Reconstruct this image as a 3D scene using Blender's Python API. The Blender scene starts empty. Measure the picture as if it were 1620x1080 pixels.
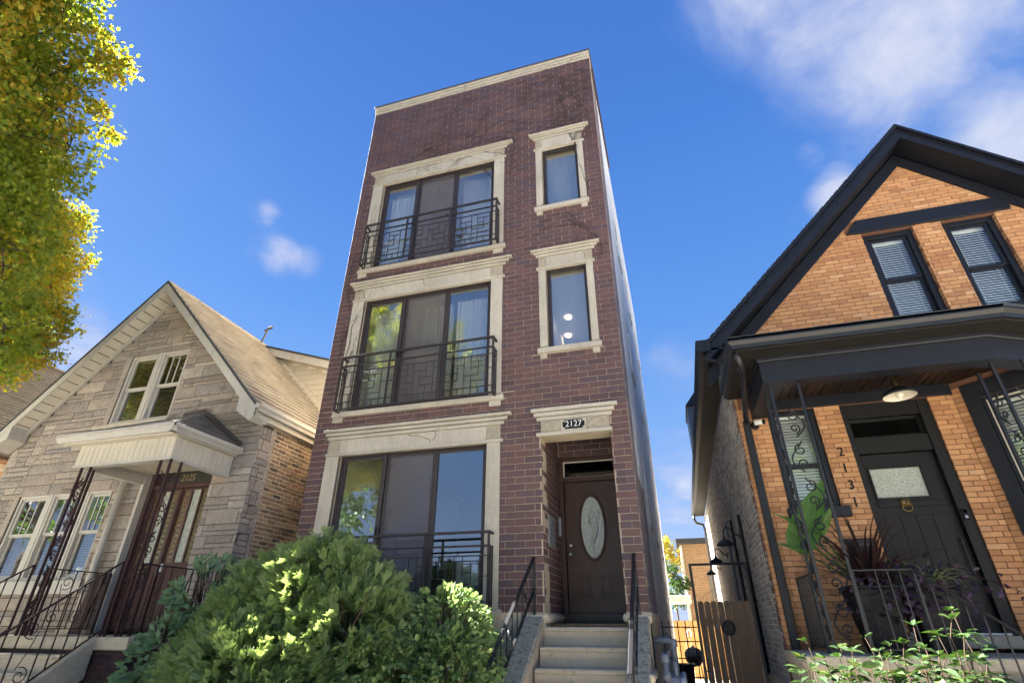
import bpy, bmesh, math, random
import numpy as np
from mathutils import Vector, Matrix

random.seed(11)
rng = np.random.default_rng(7)
scene = bpy.context.scene
col = scene.collection

# ------------------------------------------------------------------ camera
CAM = Vector((0.0, -7.65, 1.55))
F_PX, PITCH, YAW, ROLL = 825.03, math.radians(28.506), math.radians(16.661), math.radians(-0.21)
_cp, _sp, _cy, _sy = math.cos(PITCH), math.sin(PITCH), math.cos(YAW), math.sin(YAW)
FWD = Vector((-_sy * _cp, _cy * _cp, _sp))
_r = Vector((_cy, _sy, 0)); _d = FWD.cross(_r)
RGT = _r * math.cos(ROLL) + _d * math.sin(ROLL)
DWN = _d * math.cos(ROLL) - _r * math.sin(ROLL)
cam_data = bpy.data.cameras.new('camera')
cam = bpy.data.objects.new('camera', cam_data); col.objects.link(cam)
cam_data.sensor_width = 36.0; cam_data.lens = F_PX / 1620 * 36.0
cam_data.clip_start = 0.05; cam_data.clip_end = 3000
mw = Matrix(((RGT.x, -DWN.x, -FWD.x, CAM.x), (RGT.y, -DWN.y, -FWD.y, CAM.y), (RGT.z, -DWN.z, -FWD.z, CAM.z), (0, 0, 0, 1)))
cam.matrix_world = mw
scene.camera = cam

# ------------------------------------------------------------------ light
SUN_EL, SUN_AZ = math.radians(40), math.radians(-77)      # azimuth from +Y towards +X
SKY_STRENGTH, SUN_STRENGTH, EXPOSURE = 0.05, 5.0, 3.65
SDIR = Vector((math.cos(SUN_EL) * math.sin(SUN_AZ), math.cos(SUN_EL) * math.cos(SUN_AZ), math.sin(SUN_EL)))
sl = bpy.data.lights.new('sun', 'SUN'); sun = bpy.data.objects.new('sun', sl); col.objects.link(sun)
sl.energy = SUN_STRENGTH; sl.angle = math.radians(0.5); sl.color = (1.0, 0.965, 0.91)
sun.rotation_euler = SDIR.to_track_quat('Z', 'Y').to_euler(); sun.location = (-20, 0, 30)

scene.view_settings.view_transform = 'Standard'; scene.view_settings.look = 'None'
scene.view_settings.exposure = EXPOSURE; scene.view_settings.gamma = 1.0
scene.view_settings.use_curve_mapping = False
scene.render.engine = 'CYCLES'


def pix_ray(px, py):
    v = FWD + RGT * ((px - 810) / F_PX) + DWN * ((py - 540) / F_PX)
    return v


class NT:
    """small helper round a node tree"""
    def __init__(s, nt):
        s.nt = nt; nt.nodes.clear()

    def n(s, typ, **kw):
        nd = s.nt.nodes.new(typ)
        for k, v in kw.items():
            if k == 'inp':
                for kk, vv in v.items():
                    if isinstance(vv, bpy.types.NodeSocket): s.nt.links.new(vv, nd.inputs[kk])
                    else: nd.inputs[kk].default_value = vv
            else: setattr(nd, k, v)
        return nd

    def math(s, op, a, b=None, c=None, clamp=False):
        nd = s.nt.nodes.new('ShaderNodeMath'); nd.operation = op; nd.use_clamp = clamp
        for i, v in enumerate((a, b, c)):
            if v is None: continue
            if isinstance(v, bpy.types.NodeSocket): s.nt.links.new(v, nd.inputs[i])
            else: nd.inputs[i].default_value = v
        return nd.outputs[0]

    def mix(s, f, a, b, mode='MIX'):
        nd = s.nt.nodes.new('ShaderNodeMix'); nd.data_type = 'RGBA'; nd.blend_type = mode
        for i, v in ((0, f), (6, a), (7, b)):
            if isinstance(v, bpy.types.NodeSocket): s.nt.links.new(v, nd.inputs[i])
            elif i == 0: nd.inputs[0].default_value = v
            else: nd.inputs[i].default_value = (*v, 1) if len(v) == 3 else v
        return nd.outputs[2]

    def ramp(s, f, stops, interp='LINEAR'):
        nd = s.nt.nodes.new('ShaderNodeValToRGB'); cr = nd.color_ramp; cr.interpolation = interp
        while len(cr.elements) < len(stops): cr.elements.new(0.5)
        for e, (p, c) in zip(cr.elements, stops):
            e.position = p; e.color = (*c, 1) if len(c) == 3 else c
        s.nt.links.new(f, nd.inputs[0]); return nd.outputs[0]

    def link(s, a, b): s.nt.links.new(a, b)


# ------------------------------------------------------------------ sky
world = bpy.data.worlds.new('World'); scene.world = world; world.use_nodes = True
W = NT(world.node_tree)
sky = W.n('ShaderNodeTexSky', sky_type='NISHITA', sun_disc=False, sun_elevation=SUN_EL, sun_rotation=SUN_AZ,
          altitude=100, air_density=1.0, dust_density=0.25, ozone_density=2.2)
K = SKY_STRENGTH * 2 ** EXPOSURE       # the sky keeps its photographed brightness at any exposure
tc = W.n('ShaderNodeTexCoord')
sep = W.n('ShaderNodeSeparateXYZ', inp={0: tc.outputs['Generated']})
grad = W.ramp(W.math('MAXIMUM', sep.outputs[2], 0.0), [(p, tuple(c / 4 for c in col_)) for p, col_ in
              ((0.0, (.50, .63, .93)), (.10, (.40, .57, .93)), (.26, (.235, .45, .90)), (.5, (.110, .315, .82)), (.75, (.062, .220, .70)), (1.0, (.042, .16, .57)))])
gs = W.n('ShaderNodeVectorMath', operation='SCALE', inp={0: grad, 'Scale': 4 / K})
base = W.mix(0.965, sky.outputs[0], gs.outputs[0])
zc = W.math('ADD', W.math('MAXIMUM', sep.outputs[2], 0.0), 0.16)
pv = W.n('ShaderNodeCombineXYZ', inp={0: W.math('DIVIDE', sep.outputs[0], zc), 1: W.math('DIVIDE', sep.outputs[1], zc), 2: 0.0})
nz = W.n('ShaderNodeTexNoise', noise_dimensions='3D', inp={'Vector': pv.outputs[0], 'Scale': 3.1, 'Detail': 10.0, 'Roughness': 0.58, 'Distortion': 0.5})
nz2 = W.n('ShaderNodeTexNoise', noise_dimensions='3D', inp={'Vector': pv.outputs[0], 'Scale': 0.55, 'Detail': 3.0, 'Roughness': 0.5})
cov = W.math('MULTIPLY_ADD', nz2.outputs[0], 1.1, -0.50)          # patchy cover, raised beyond the view to brighten facades and panes
# single clouds: direction, angular radius, weight; the last entry thins cover inside the view
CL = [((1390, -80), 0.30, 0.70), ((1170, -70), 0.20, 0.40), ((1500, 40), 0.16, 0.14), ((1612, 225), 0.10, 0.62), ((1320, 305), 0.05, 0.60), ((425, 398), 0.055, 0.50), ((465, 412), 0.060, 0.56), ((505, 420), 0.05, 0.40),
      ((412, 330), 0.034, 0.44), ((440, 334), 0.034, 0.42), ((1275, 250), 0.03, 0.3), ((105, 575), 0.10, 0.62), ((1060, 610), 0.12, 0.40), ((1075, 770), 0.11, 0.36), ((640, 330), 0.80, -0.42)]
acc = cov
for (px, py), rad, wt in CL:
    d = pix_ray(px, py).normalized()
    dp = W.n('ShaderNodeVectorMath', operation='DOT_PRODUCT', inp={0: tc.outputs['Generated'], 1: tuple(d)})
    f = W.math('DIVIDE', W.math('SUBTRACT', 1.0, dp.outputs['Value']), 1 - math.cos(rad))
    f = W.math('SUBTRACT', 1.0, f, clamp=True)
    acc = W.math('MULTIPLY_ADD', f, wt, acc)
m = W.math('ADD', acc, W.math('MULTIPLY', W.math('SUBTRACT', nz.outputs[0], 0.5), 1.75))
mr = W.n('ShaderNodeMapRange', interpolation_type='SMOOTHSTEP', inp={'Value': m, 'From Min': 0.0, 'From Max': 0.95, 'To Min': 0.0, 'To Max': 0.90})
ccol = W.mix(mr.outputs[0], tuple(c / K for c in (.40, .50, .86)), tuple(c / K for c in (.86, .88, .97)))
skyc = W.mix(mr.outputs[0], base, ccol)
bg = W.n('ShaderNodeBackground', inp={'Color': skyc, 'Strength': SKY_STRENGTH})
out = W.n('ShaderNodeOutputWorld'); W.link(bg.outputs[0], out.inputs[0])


# ------------------------------------------------------------------ materials
def lin(r, g, b):
    f = lambda c: (c / 255 / 12.92) if c / 255 <= 0.04045 else ((c / 255 + 0.055) / 1.055) ** 2.4
    return (f(r), f(g), f(b))


def rnd_socket(N):
    oi = N.n('ShaderNodeObjectInfo'); ge = N.n('ShaderNodeNewGeometry')
    return N.math('FRACT', N.math('ADD', oi.outputs['Random'], ge.outputs['Random Per Island'])), ge


def mat(name, cols, rough=0.8, spec=0.3, metal=0.0, noise=None, noise2=None, bump=None, bump2=None, stops=None, dirt=None, interp='LINEAR', streak=None):
    """cols: one colour or several that vary from piece to piece; noise=(scale, amount); bump=(scale, strength)"""
    m_ = bpy.data.materials.new(name); m_.use_nodes = True; N = NT(m_.node_tree)
    ge = N.n('ShaderNodeNewGeometry'); pos = ge.outputs['Position']
    if isinstance(cols[0], (int, float)):
        rgb = N.n('ShaderNodeRGB'); rgb.outputs[0].default_value = (*cols, 1); c = rgb.outputs[0]
    else:
        r, _ = rnd_socket(N); k = len(cols)
        c = N.ramp(r, [(stops[i] if stops else i / (k - 1), cols[i]) for i in range(k)], interp)
    for q in (noise, noise2):
        if q:
            nn = N.n('ShaderNodeTexNoise', inp={'Vector': pos, 'Scale': q[0], 'Detail': 6.0, 'Roughness': 0.65})
            v = N.math('MULTIPLY_ADD', N.math('SUBTRACT', nn.outputs[0], 0.5), 2.6 * q[1], 1.0)
            hv = N.n('ShaderNodeHueSaturation', inp={'Value': v, 'Color': c}); c = hv.outputs[0]
    if streak:      # weather streaks that run down: (scale, colour, amount)
        mp = N.n('ShaderNodeMapping', inp={'Vector': pos, 'Scale': (streak[0], streak[0], streak[0] * 0.09)})
        nn = N.n('ShaderNodeTexNoise', inp={'Vector': mp.outputs[0], 'Scale': 1.0, 'Detail': 6.0, 'Roughness': 0.7})
        f = N.n('ShaderNodeMapRange', inp={'Value': nn.outputs[0], 'From Min': 0.5, 'From Max': 0.75, 'To Min': 0.0, 'To Max': streak[2]})
        c = N.mix(f.outputs[0], c, streak[1])
    if dirt:        # blotches: (scale, colour, threshold, amount)
        nn = N.n('ShaderNodeTexNoise', inp={'Vector': pos, 'Scale': dirt[0], 'Detail': 9.0, 'Roughness': 0.7})
        f = N.n('ShaderNodeMapRange', inp={'Value': nn.outputs[0], 'From Min': dirt[2], 'From Max': dirt[2] + 0.12, 'To Min': 0.0, 'To Max': dirt[3]})
        c = N.mix(f.outputs[0], c, dirt[1])
    b = N.n('ShaderNodeBsdfPrincipled', inp={'Base Color': c, 'Roughness': rough, 'Metallic': metal, 'Specular IOR Level': spec})
    prev = None
    for q in (bump, bump2):
        if q:
            nn = N.n('ShaderNodeTexNoise', inp={'Vector': pos, 'Scale': q[0], 'Detail': 8.0, 'Roughness': 0.6})
            bn = N.n('ShaderNodeBump', inp={'Strength': q[1], 'Distance': 1.0 / q[0], 'Height': nn.outputs[0]})
            if prev: N.link(prev, bn.inputs['Normal'])
            prev = bn.outputs[0]
    if prev: N.link(prev, b.inputs['Normal'])
    o = N.n('ShaderNodeOutputMaterial'); N.link(b.outputs[0], o.inputs[0])
    return m_


def leaf_mat(name, cols, patch=None, tint=(1.7, 1.75, .75), trans=0.45, rough=0.5, stops=None, vein=None):
    m_ = bpy.data.materials.new(name); m_.use_nodes = True; N = NT(m_.node_tree)
    r, ge = rnd_socket(N); k = len(cols)
    c = N.ramp(r, [(stops[i] if stops else i / (k - 1), cols[i]) for i in range(k)])
    if patch:       # (scale, colours): whole boughs that have turned
        nn = N.n('ShaderNodeTexNoise', inp={'Vector': ge.outputs['Position'], 'Scale': patch[0], 'Detail': 2.0})
        f = N.math('ADD', nn.outputs[0], N.math('MULTIPLY', N.math('SUBTRACT', r, 0.5), 0.35))
        c2 = N.ramp(r, [(i / (len(patch[1]) - 1), cc) for i, cc in enumerate(patch[1])])
        mrr = N.n('ShaderNodeMapRange', inp={'Value': f, 'From Min': patch[2], 'From Max': patch[2] + 0.12})
        c = N.mix(mrr.outputs[0], c, c2)
    b = N.n('ShaderNodeBsdfPrincipled', inp={'Base Color': c, 'Roughness': rough, 'Specular IOR Level': 0.35})
    t = N.n('ShaderNodeBsdfTranslucent', inp={'Color': N.mix(1.0, c, tint, 'MULTIPLY')})
    mx = N.n('ShaderNodeMixShader', inp={0: trans, 1: b.outputs[0], 2: t.outputs[0]})
    o = N.n('ShaderNodeOutputMaterial'); N.link(mx.outputs[0], o.inputs[0])
    return m_


def glass_mat(name, tint=(0.96, 0.98, 0.97), r0=.10, wav=0.0):
    """a pane: mirror share by angle (the same from both faces), the rest goes through"""
    m_ = bpy.data.materials.new(name); m_.use_nodes = True; N = NT(m_.node_tree)
    ge = N.n('ShaderNodeNewGeometry')
    dt = N.n('ShaderNodeVectorMath', operation='DOT_PRODUCT', inp={0: ge.outputs['Incoming'], 1: ge.outputs['Normal']})
    c = N.math('SUBTRACT', 1.0, N.math('ABSOLUTE', dt.outputs['Value']), clamp=True)
    fr = N.math('MULTIPLY_ADD', N.math('POWER', c, 5.0), 1 - r0, r0)
    g = N.n('ShaderNodeBsdfGlossy', inp={'Roughness': 0.0, 'Color': (0.97, 0.98, 1.0, 1)})
    if wav:
        nn = N.n('ShaderNodeTexNoise', inp={'Vector': ge.outputs['Position'], 'Scale': 1.6, 'Detail': 1.0})
        bn = N.n('ShaderNodeBump', inp={'Strength': wav, 'Distance': 0.1, 'Height': nn.outputs[0]})
        N.link(bn.outputs[0], g.inputs['Normal'])
    t = N.n('ShaderNodeBsdfTransparent', inp={'Color': (*tint, 1)})
    mx = N.n('ShaderNodeMixShader', inp={0: fr, 1: t.outputs[0], 2: g.outputs[0]})
    o = N.n('ShaderNodeOutputMaterial'); N.link(mx.outputs[0], o.inputs[0])
    return m_


def sheer_mat(name, c, opac):
    m_ = bpy.data.materials.new(name); m_.use_nodes = True; N = NT(m_.node_tree)
    d = N.n('ShaderNodeBsdfDiffuse', inp={'Color': (*c, 1)}); tl = N.n('ShaderNodeBsdfTranslucent', inp={'Color': (*c, 1)})
    a = N.n('ShaderNodeMixShader', inp={0: 0.4, 1: d.outputs[0], 2: tl.outputs[0]})
    t = N.n('ShaderNodeBsdfTransparent')
    mx = N.n('ShaderNodeMixShader', inp={0: opac, 1: t.outputs[0], 2: a.outputs[0]})
    o = N.n('ShaderNodeOutputMaterial'); N.link(mx.outputs[0], o.inputs[0])
    return m_


M = {}
M['brick_dark'] = mat('dark_red_brick', [(.080, .048, .050), (.124, .066, .061), (.100, .059, .064), (.142, .074, .064), (.108, .057, .056), (.090, .061, .070)], rough=.62, spec=.35, noise=(2.2, .24), noise2=(70, .18), bump=(160, .3), streak=(3.0, (.075, .056, .052), .5))
M['brick_return'] = mat('sheen_return_brick', [(.20, .165, .18), (.25, .20, .21), (.17, .145, .165)], rough=.9, noise=(2.2, .25), noise2=(60, .2), bump=(120, .4))  # same dark brick in a lighter copy, standing in for grazing sky light
M['mortar_tan'] = mat('tan_mortar', (.47, .385, .27), rough=.95, noise=(5, .3), bump=(220, .4))
M['limestone'] = mat('limestone', [(.43, .38, .30), (.50, .445, .36), (.46, .41, .325)], rough=.85, noise=(1.7, .26), noise2=(34, .18), bump=(90, .3), streak=(22, (.23, .195, .15), .40))
M['limestone_rough'] = mat('rock_faced_limestone', (.42, .36, .265), rough=.95, noise=(14, .25), bump=(28, 1.0), bump2=(110, .5))
M['bronze'] = mat('bronze_aluminium', (.040, .030, .030), rough=.45, spec=.4, noise=(4, .12))
M['iron_brown'] = mat('weathered_dark_iron', (.034, .027, .026), rough=.5, spec=.4, noise=(25, .3), dirt=(16, (.10, .055, .035), .66, .5))
M['iron_black'] = mat('black_painted_iron', (.012, .012, .014), rough=.38, spec=.5, noise=(30, .2), bump=(150, .15))
M['iron_rust'] = mat('rusty_maroon_iron', (.050, .027, .027), rough=.75, spec=.12, noise=(20, .35), dirt=(11, (.10, .045, .03), .62, .5))
M['glass'] = glass_mat('window_glass', r0=.17)
M['glass_clear'] = glass_mat('clear_window_glass', r0=.07)
M['glass_wavy'] = glass_mat('old_window_glass', r0=.15, wav=.05)
M['glass_dark'] = glass_mat('dark_glass', tint=(.45, .47, .46), r0=.07)
M['frosted'] = mat('obscured_glass', (.40, .42, .34), rough=.14, spec=1.0, noise=(30, .5), bump=(42, .8))
M['screen'] = sheer_mat('insect_screen', (.24, .215, .235), .42)
M['room'] = mat('interior_plaster', (.74, .72, .68), rough=.9, noise=(1.5, .1))
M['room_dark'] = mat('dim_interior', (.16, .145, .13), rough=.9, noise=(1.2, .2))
M['room_floor'] = mat('oak_floor', (.20, .115, .06), rough=.4, noise=(6, .2))
M['curtain'] = sheer_mat('sheer_curtain', (.88, .87, .82), .85)
M['pane_lightener'] = sheer_mat('pane_lightening_sheet', (.86, .88, .88), .80)  # pale sheets added to lighten the panes
M['pane_lightener_thin'] = sheer_mat('thin_lightening_sheet', (.86, .89, .90), .5)
M['pane_lightener'] = sheer_mat('pane_lightening_sheet', (.84, .86, .86), .62)
M['door_brown'] = mat('dark_brown_door', (.060, .030, .020), rough=.42, spec=.35, noise=(8, .2), bump=(60, .1), streak=(26, (.085, .045, .03), .5))
M['concrete'] = mat('weathered_concrete', (.54, .45, .325), rough=.92, noise=(3.5, .2), noise2=(40, .16), bump=(70, .35), dirt=(9, (.21, .175, .135), .56, .6))
M['concrete_spall'] = mat('spalled_concrete', (.44, .39, .30), rough=.95, noise=(5, .2), bump=(40, .8), dirt=(19, (.10, .088, .068), .50, .8))
M['metal_cap'] = mat('brown_metal_coping', (.075, .052, .042), rough=.5, spec=.4, noise=(6, .2))
M['block'] = mat('painted_block', [(.70, .72, .73), (.74, .755, .765), (.72, .735, .745)], rough=1.0, spec=.05, noise=(1.4, .12), noise2=(30, .1), bump=(90, .35), streak=(2.5, (.80, .80, .79), .6))
M['steel'] = mat('brushed_steel', (.42, .42, .42), rough=.35, metal=.9, noise=(20, .15))
M['white_plastic'] = mat('white_plastic', (.70, .68, .62), rough=.5)
M['brass'] = mat('aged_brass', (.26, .18, .075), rough=.42, metal=.9, noise=(30, .3))
M['black'] = mat('matt_black', (.0055, .0055, .006), rough=.6)
M['stone'] = mat('lannon_stone', [(.31, .255, .212), (.43, .368, .305), (.355, .302, .258), (.255, .22, .198), (.50, .445, .375), (.37, .295, .24), (.30, .275, .256), (.42, .345, .28)], rough=.9, noise=(4, .26), noise2=(26, .26), bump=(22, 1.0), bump2=(90, .5), dirt=(5, (.15, .125, .11), .58, .6))
M['mortar_grey'] = mat('grey_mortar', (.095, .078, .062), rough=.95, noise=(8, .2), bump=(160, .4))
M['brick_common'] = mat('chicago_common_brick', [(.37, .245, .145), (.15, .105, .072), (.45, .31, .185), (.085, .07, .056), (.32, .185, .115), (.22, .15, .10), (.40, .26, .155)], rough=.9, noise=(26, .34), bump=(60, .7), bump2=(200, .3), stops=[0, .18, .34, .5, .66, .8, 1])
M['mortar_buff'] = mat('buff_mortar', (.58, .47, .33), rough=.95, noise=(10, .2), bump=(120, .6))
M['brick_grey'] = mat('sooty_common_brick', [(.52, .46, .385), (.38, .34, .29), (.58, .52, .44), (.27, .245, .215), (.48, .42, .355)], rough=.95, noise=(22, .3), bump=(60, .7), bump2=(200, .3))
M['mortar_pale'] = mat('pale_lime_mortar', (.64, .60, .53), rough=.95, noise=(10, .25), bump=(90, .7))
M['brick_orange'] = mat('orange_face_brick', [(.50, .25, .112), (.57, .30, .135), (.43, .205, .090), (.54, .275, .12), (.38, .175, .080), (.60, .345, .175)], rough=.75, noise=(12, .18), noise2=(90, .12), bump=(120, .3), dirt=(6, (.25, .12, .065), .60, .5))
M['mortar_red'] = mat('red_tinted_mortar', (.19, .092, .055), rough=.95, noise=(9, .2))
M['brick_brown'] = mat('brown_porch_brick', [(.052, .026, .026), (.085, .036, .030), (.06, .032, .036), (.04, .026, .026)], rough=.7, noise=(20, .2), bump=(120, .3))
M['white_paint'] = mat('aged_white_paint', (.47, .44, .39), rough=.55, noise=(5, .12), bump=(80, .08), dirt=(4, (.33, .285, .23), .58, .55), streak=(7, (.30, .25, .19), .45))
M['cream_siding'] = mat('cream_aluminium_siding', [(.53, .475, .38), (.56, .505, .405), (.54, .485, .39)], rough=.5, noise=(3, .1), streak=(10, (.36, .30, .22), .55))
M['beige_soffit'] = mat('beige_soffit', [(.52, .47, .375), (.55, .495, .40)], rough=.6, noise=(4, .1))
M['shingle_tan'] = mat('tan_asphalt_shingle', [(.235, .215, .185), (.335, .305, .262), (.275, .25, .21), (.31, .28, .24)], rough=.95, noise=(1.3, .28), noise2=(150, .25), bump=(300, .6), streak=(1.5, (.15, .13, .11), .6))
M['shingle_grey'] = mat('grey_asphalt_shingle', [(.20, .17, .135), (.235, .20, .155), (.17, .147, .12)], rough=.95, noise=(1.3, .2), noise2=(150, .25), bump=(300, .6))
M['shingle_dark'] = mat('dark_slate_shingle', [(.040, .046, .05), (.055, .06, .064), (.047, .05, .054)], rough=.8, noise=(60, .2), bump=(200, .4))
M['flashing'] = mat('lead_flashing', (.085, .072, .066), rough=.6, noise=(9, .25))
M['maroon_door'] = mat('maroon_painted_wood', (.075, .034, .028), rough=.6, noise=(6, .25), bump=(50, .15), dirt=(14, (.16, .10, .075), .68, .6))
M['amber'] = mat('amber_leaded_glass', [(.17, .115, .025), (.15, .12, .03), (.18, .09, .025)], rough=.18, spec=.9, noise=(60, .4), bump=(50, .5))
M['lead'] = mat('lead_came', (.035, .03, .025), rough=.6)
M['green_wall'] = mat('dark_green_transom', (.05, .05, .038), rough=.5, noise=(8, .2))
M['gold'] = mat('gold_leaf', (.38, .29, .13), rough=.45, noise=(30, .25))
M['black_trim'] = mat('black_painted_trim', (.0075, .0088, .0135), rough=.5, spec=.4, noise=(6, .3), bump=(70, .1), dirt=(9, (.02, .021, .024), .62, .5))
M['door_black'] = mat('black_green_door', (.0065, .006, .005), rough=.55, spec=.35, noise=(6, .2), bump=(70, .06))
M['black_siding'] = mat('black_tongue_and_groove', (.010, .009, .009), rough=.6, spec=.3, noise=(7, .25))
M['soffit_black'] = mat('dark_vented_soffit', (.012, .0105, .009), rough=.6, spec=.35)
M['blind'] = mat('white_blind', (.82, .82, .79), rough=.5)
M['bulb'] = mat('frosted_bulb', (.75, .70, .58), rough=.3)
M['lamp_white'] = mat('enamel_white', (.72, .66, .53), rough=.35)
M['wood_grey'] = mat('weathered_cedar', [(.225, .155, .10), (.26, .18, .12), (.20, .14, .095), (.24, .165, .105)], rough=.85, noise=(3, .15), bump=(30, .2), streak=(24, (.13, .085, .055), .6))
M['wood_yellow'] = mat('new_cedar', [(.44, .25, .09), (.48, .28, .11)], rough=.8, noise=(4, .15), streak=(20, (.30, .16, .06), .5))
M['wood_dark'] = mat('dark_stained_board', (.05, .024, .022), rough=.7, noise=(6, .3), streak=(20, (.10, .05, .045), .6))
M['grey_paint'] = mat('grey_meter_paint', (.19, .205, .235), rough=.5, spec=.4, noise=(12, .15))
M['alum'] = mat('cast_aluminium', (.50, .51, .52), rough=.5, metal=.5)
M['upholstery'] = mat('pale_upholstery', (.52, .53, .50), rough=.9, noise=(20, .1))
M['asphalt'] = mat('worn_concrete_roadway', (.34, .325, .30), rough=.95, noise=(2, .2), noise2=(80, .25), bump=(200, .5))
M['pavement'] = mat('pale_concrete_pavement', [(.50, .475, .43), (.53, .505, .46), (.47, .45, .41)], rough=.95, noise=(2, .12), bump=(120, .3))
M['soil'] = mat('dry_lawn_soil', (.27, .24, .175), rough=1.0, noise=(3, .3), noise2=(30, .3))
M['grass'] = leaf_mat('grass_blade', [(.13, .16, .04), (.19, .20, .07), (.26, .23, .10)], trans=.3)
M['bark'] = mat('grey_brown_bark', (.075, .055, .042), rough=.95, noise=(12, .3), bump=(25, 1.0))
M['twig'] = mat('brown_twig', (.085, .055, .035), rough=.9, noise=(30, .3))
M['vine'] = mat('bare_vine', (.070, .052, .050), rough=.9, noise=(20, .3))
M['leaf_tree'] = leaf_mat('maple_leaf', [(.13, .19, .026), (.19, .24, .032), (.26, .275, .037), (.16, .19, .03)], patch=(.42, [(.38, .32, .036), (.43, .39, .042), (.36, .20, .036), (.46, .42, .055)], .505), trans=.60)
M['leaf_maple2'] = leaf_mat('green_maple_leaf', [(.085, .14, .025), (.12, .175, .028), (.16, .20, .03), (.11, .15, .026)], trans=.5)
M['leaf_green'] = leaf_mat('green_leaf', [(.06, .11, .022), (.085, .14, .03), (.07, .12, .025)], trans=.4)
M['leaf_yellow'] = leaf_mat('yellow_leaf', [(.34, .27, .03), (.38, .31, .05), (.22, .22, .03)], trans=.5)
M['frond'] = leaf_mat('feathery_frond', [(.235, .325, .125), (.275, .36, .13), (.315, .395, .15), (.245, .33, .13), (.40, .44, .22)], tint=(1.25, 1.3, .75), trans=.42, rough=.6)
M['leaf_euon'] = leaf_mat('drooping_leaf', [(.18, .275, .105), (.22, .32, .115), (.27, .36, .135), (.20, .295, .11), (.36, .40, .15)], tint=(1.05, 1.1, .8), trans=.38, rough=.5, stops=[0, .3, .6, .85, 1])
M['leaf_dull'] = leaf_mat('dull_green_leaf', [(.15, .255, .14), (.19, .30, .155), (.17, .275, .145), (.22, .33, .17)], tint=(1.05, 1.1, .8), trans=.35, rough=.55)
M['leaf_bright'] = leaf_mat('bright_shrub_leaf', [(.022, .052, .014), (.032, .066, .016), (.042, .078, .018), (.09, .115, .023)], trans=.2, rough=.6, stops=[0, .45, .88, 1])
M['ear'] = leaf_mat('elephant_ear', [(.085, .20, .045), (.10, .22, .05)], trans=.4, rough=.45)
M['cordyline'] = leaf_mat('burgundy_blade', [(.022, .012, .012), (.042, .018, .016), (.030, .013, .015)], trans=.2)
M['purple'] = leaf_mat('purple_leaf', [(.040, .022, .052), (.065, .034, .078), (.030, .020, .034)], trans=.2)
M['variegated'] = leaf_mat('striped_blade', [(.36, .40, .20), (.16, .25, .07), (.42, .45, .26)], trans=.35)
M['terracotta_brick'] = mat('rear_brick', [(.42, .27, .15), (.36, .22, .12), (.46, .31, .18)], rough=.9, noise=(10, .2))


# ------------------------------------------------------------------ object helpers
OFF = {}        # object -> world position of its thing's base


def tag(o, label=None, cat=None, group=None, kind=None):
    if label: o['label'] = label
    if cat: o['category'] = cat
    if group: o['group'] = group
    if kind: o['kind'] = kind
    return o


def thing(name, label, cat, loc, group=None):
    o = bpy.data.objects.new(name, None); col.objects.link(o); o.location = loc; o.empty_display_size = .2
    OFF[o.name] = Vector(loc)
    return tag(o, label, cat, group)


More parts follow.
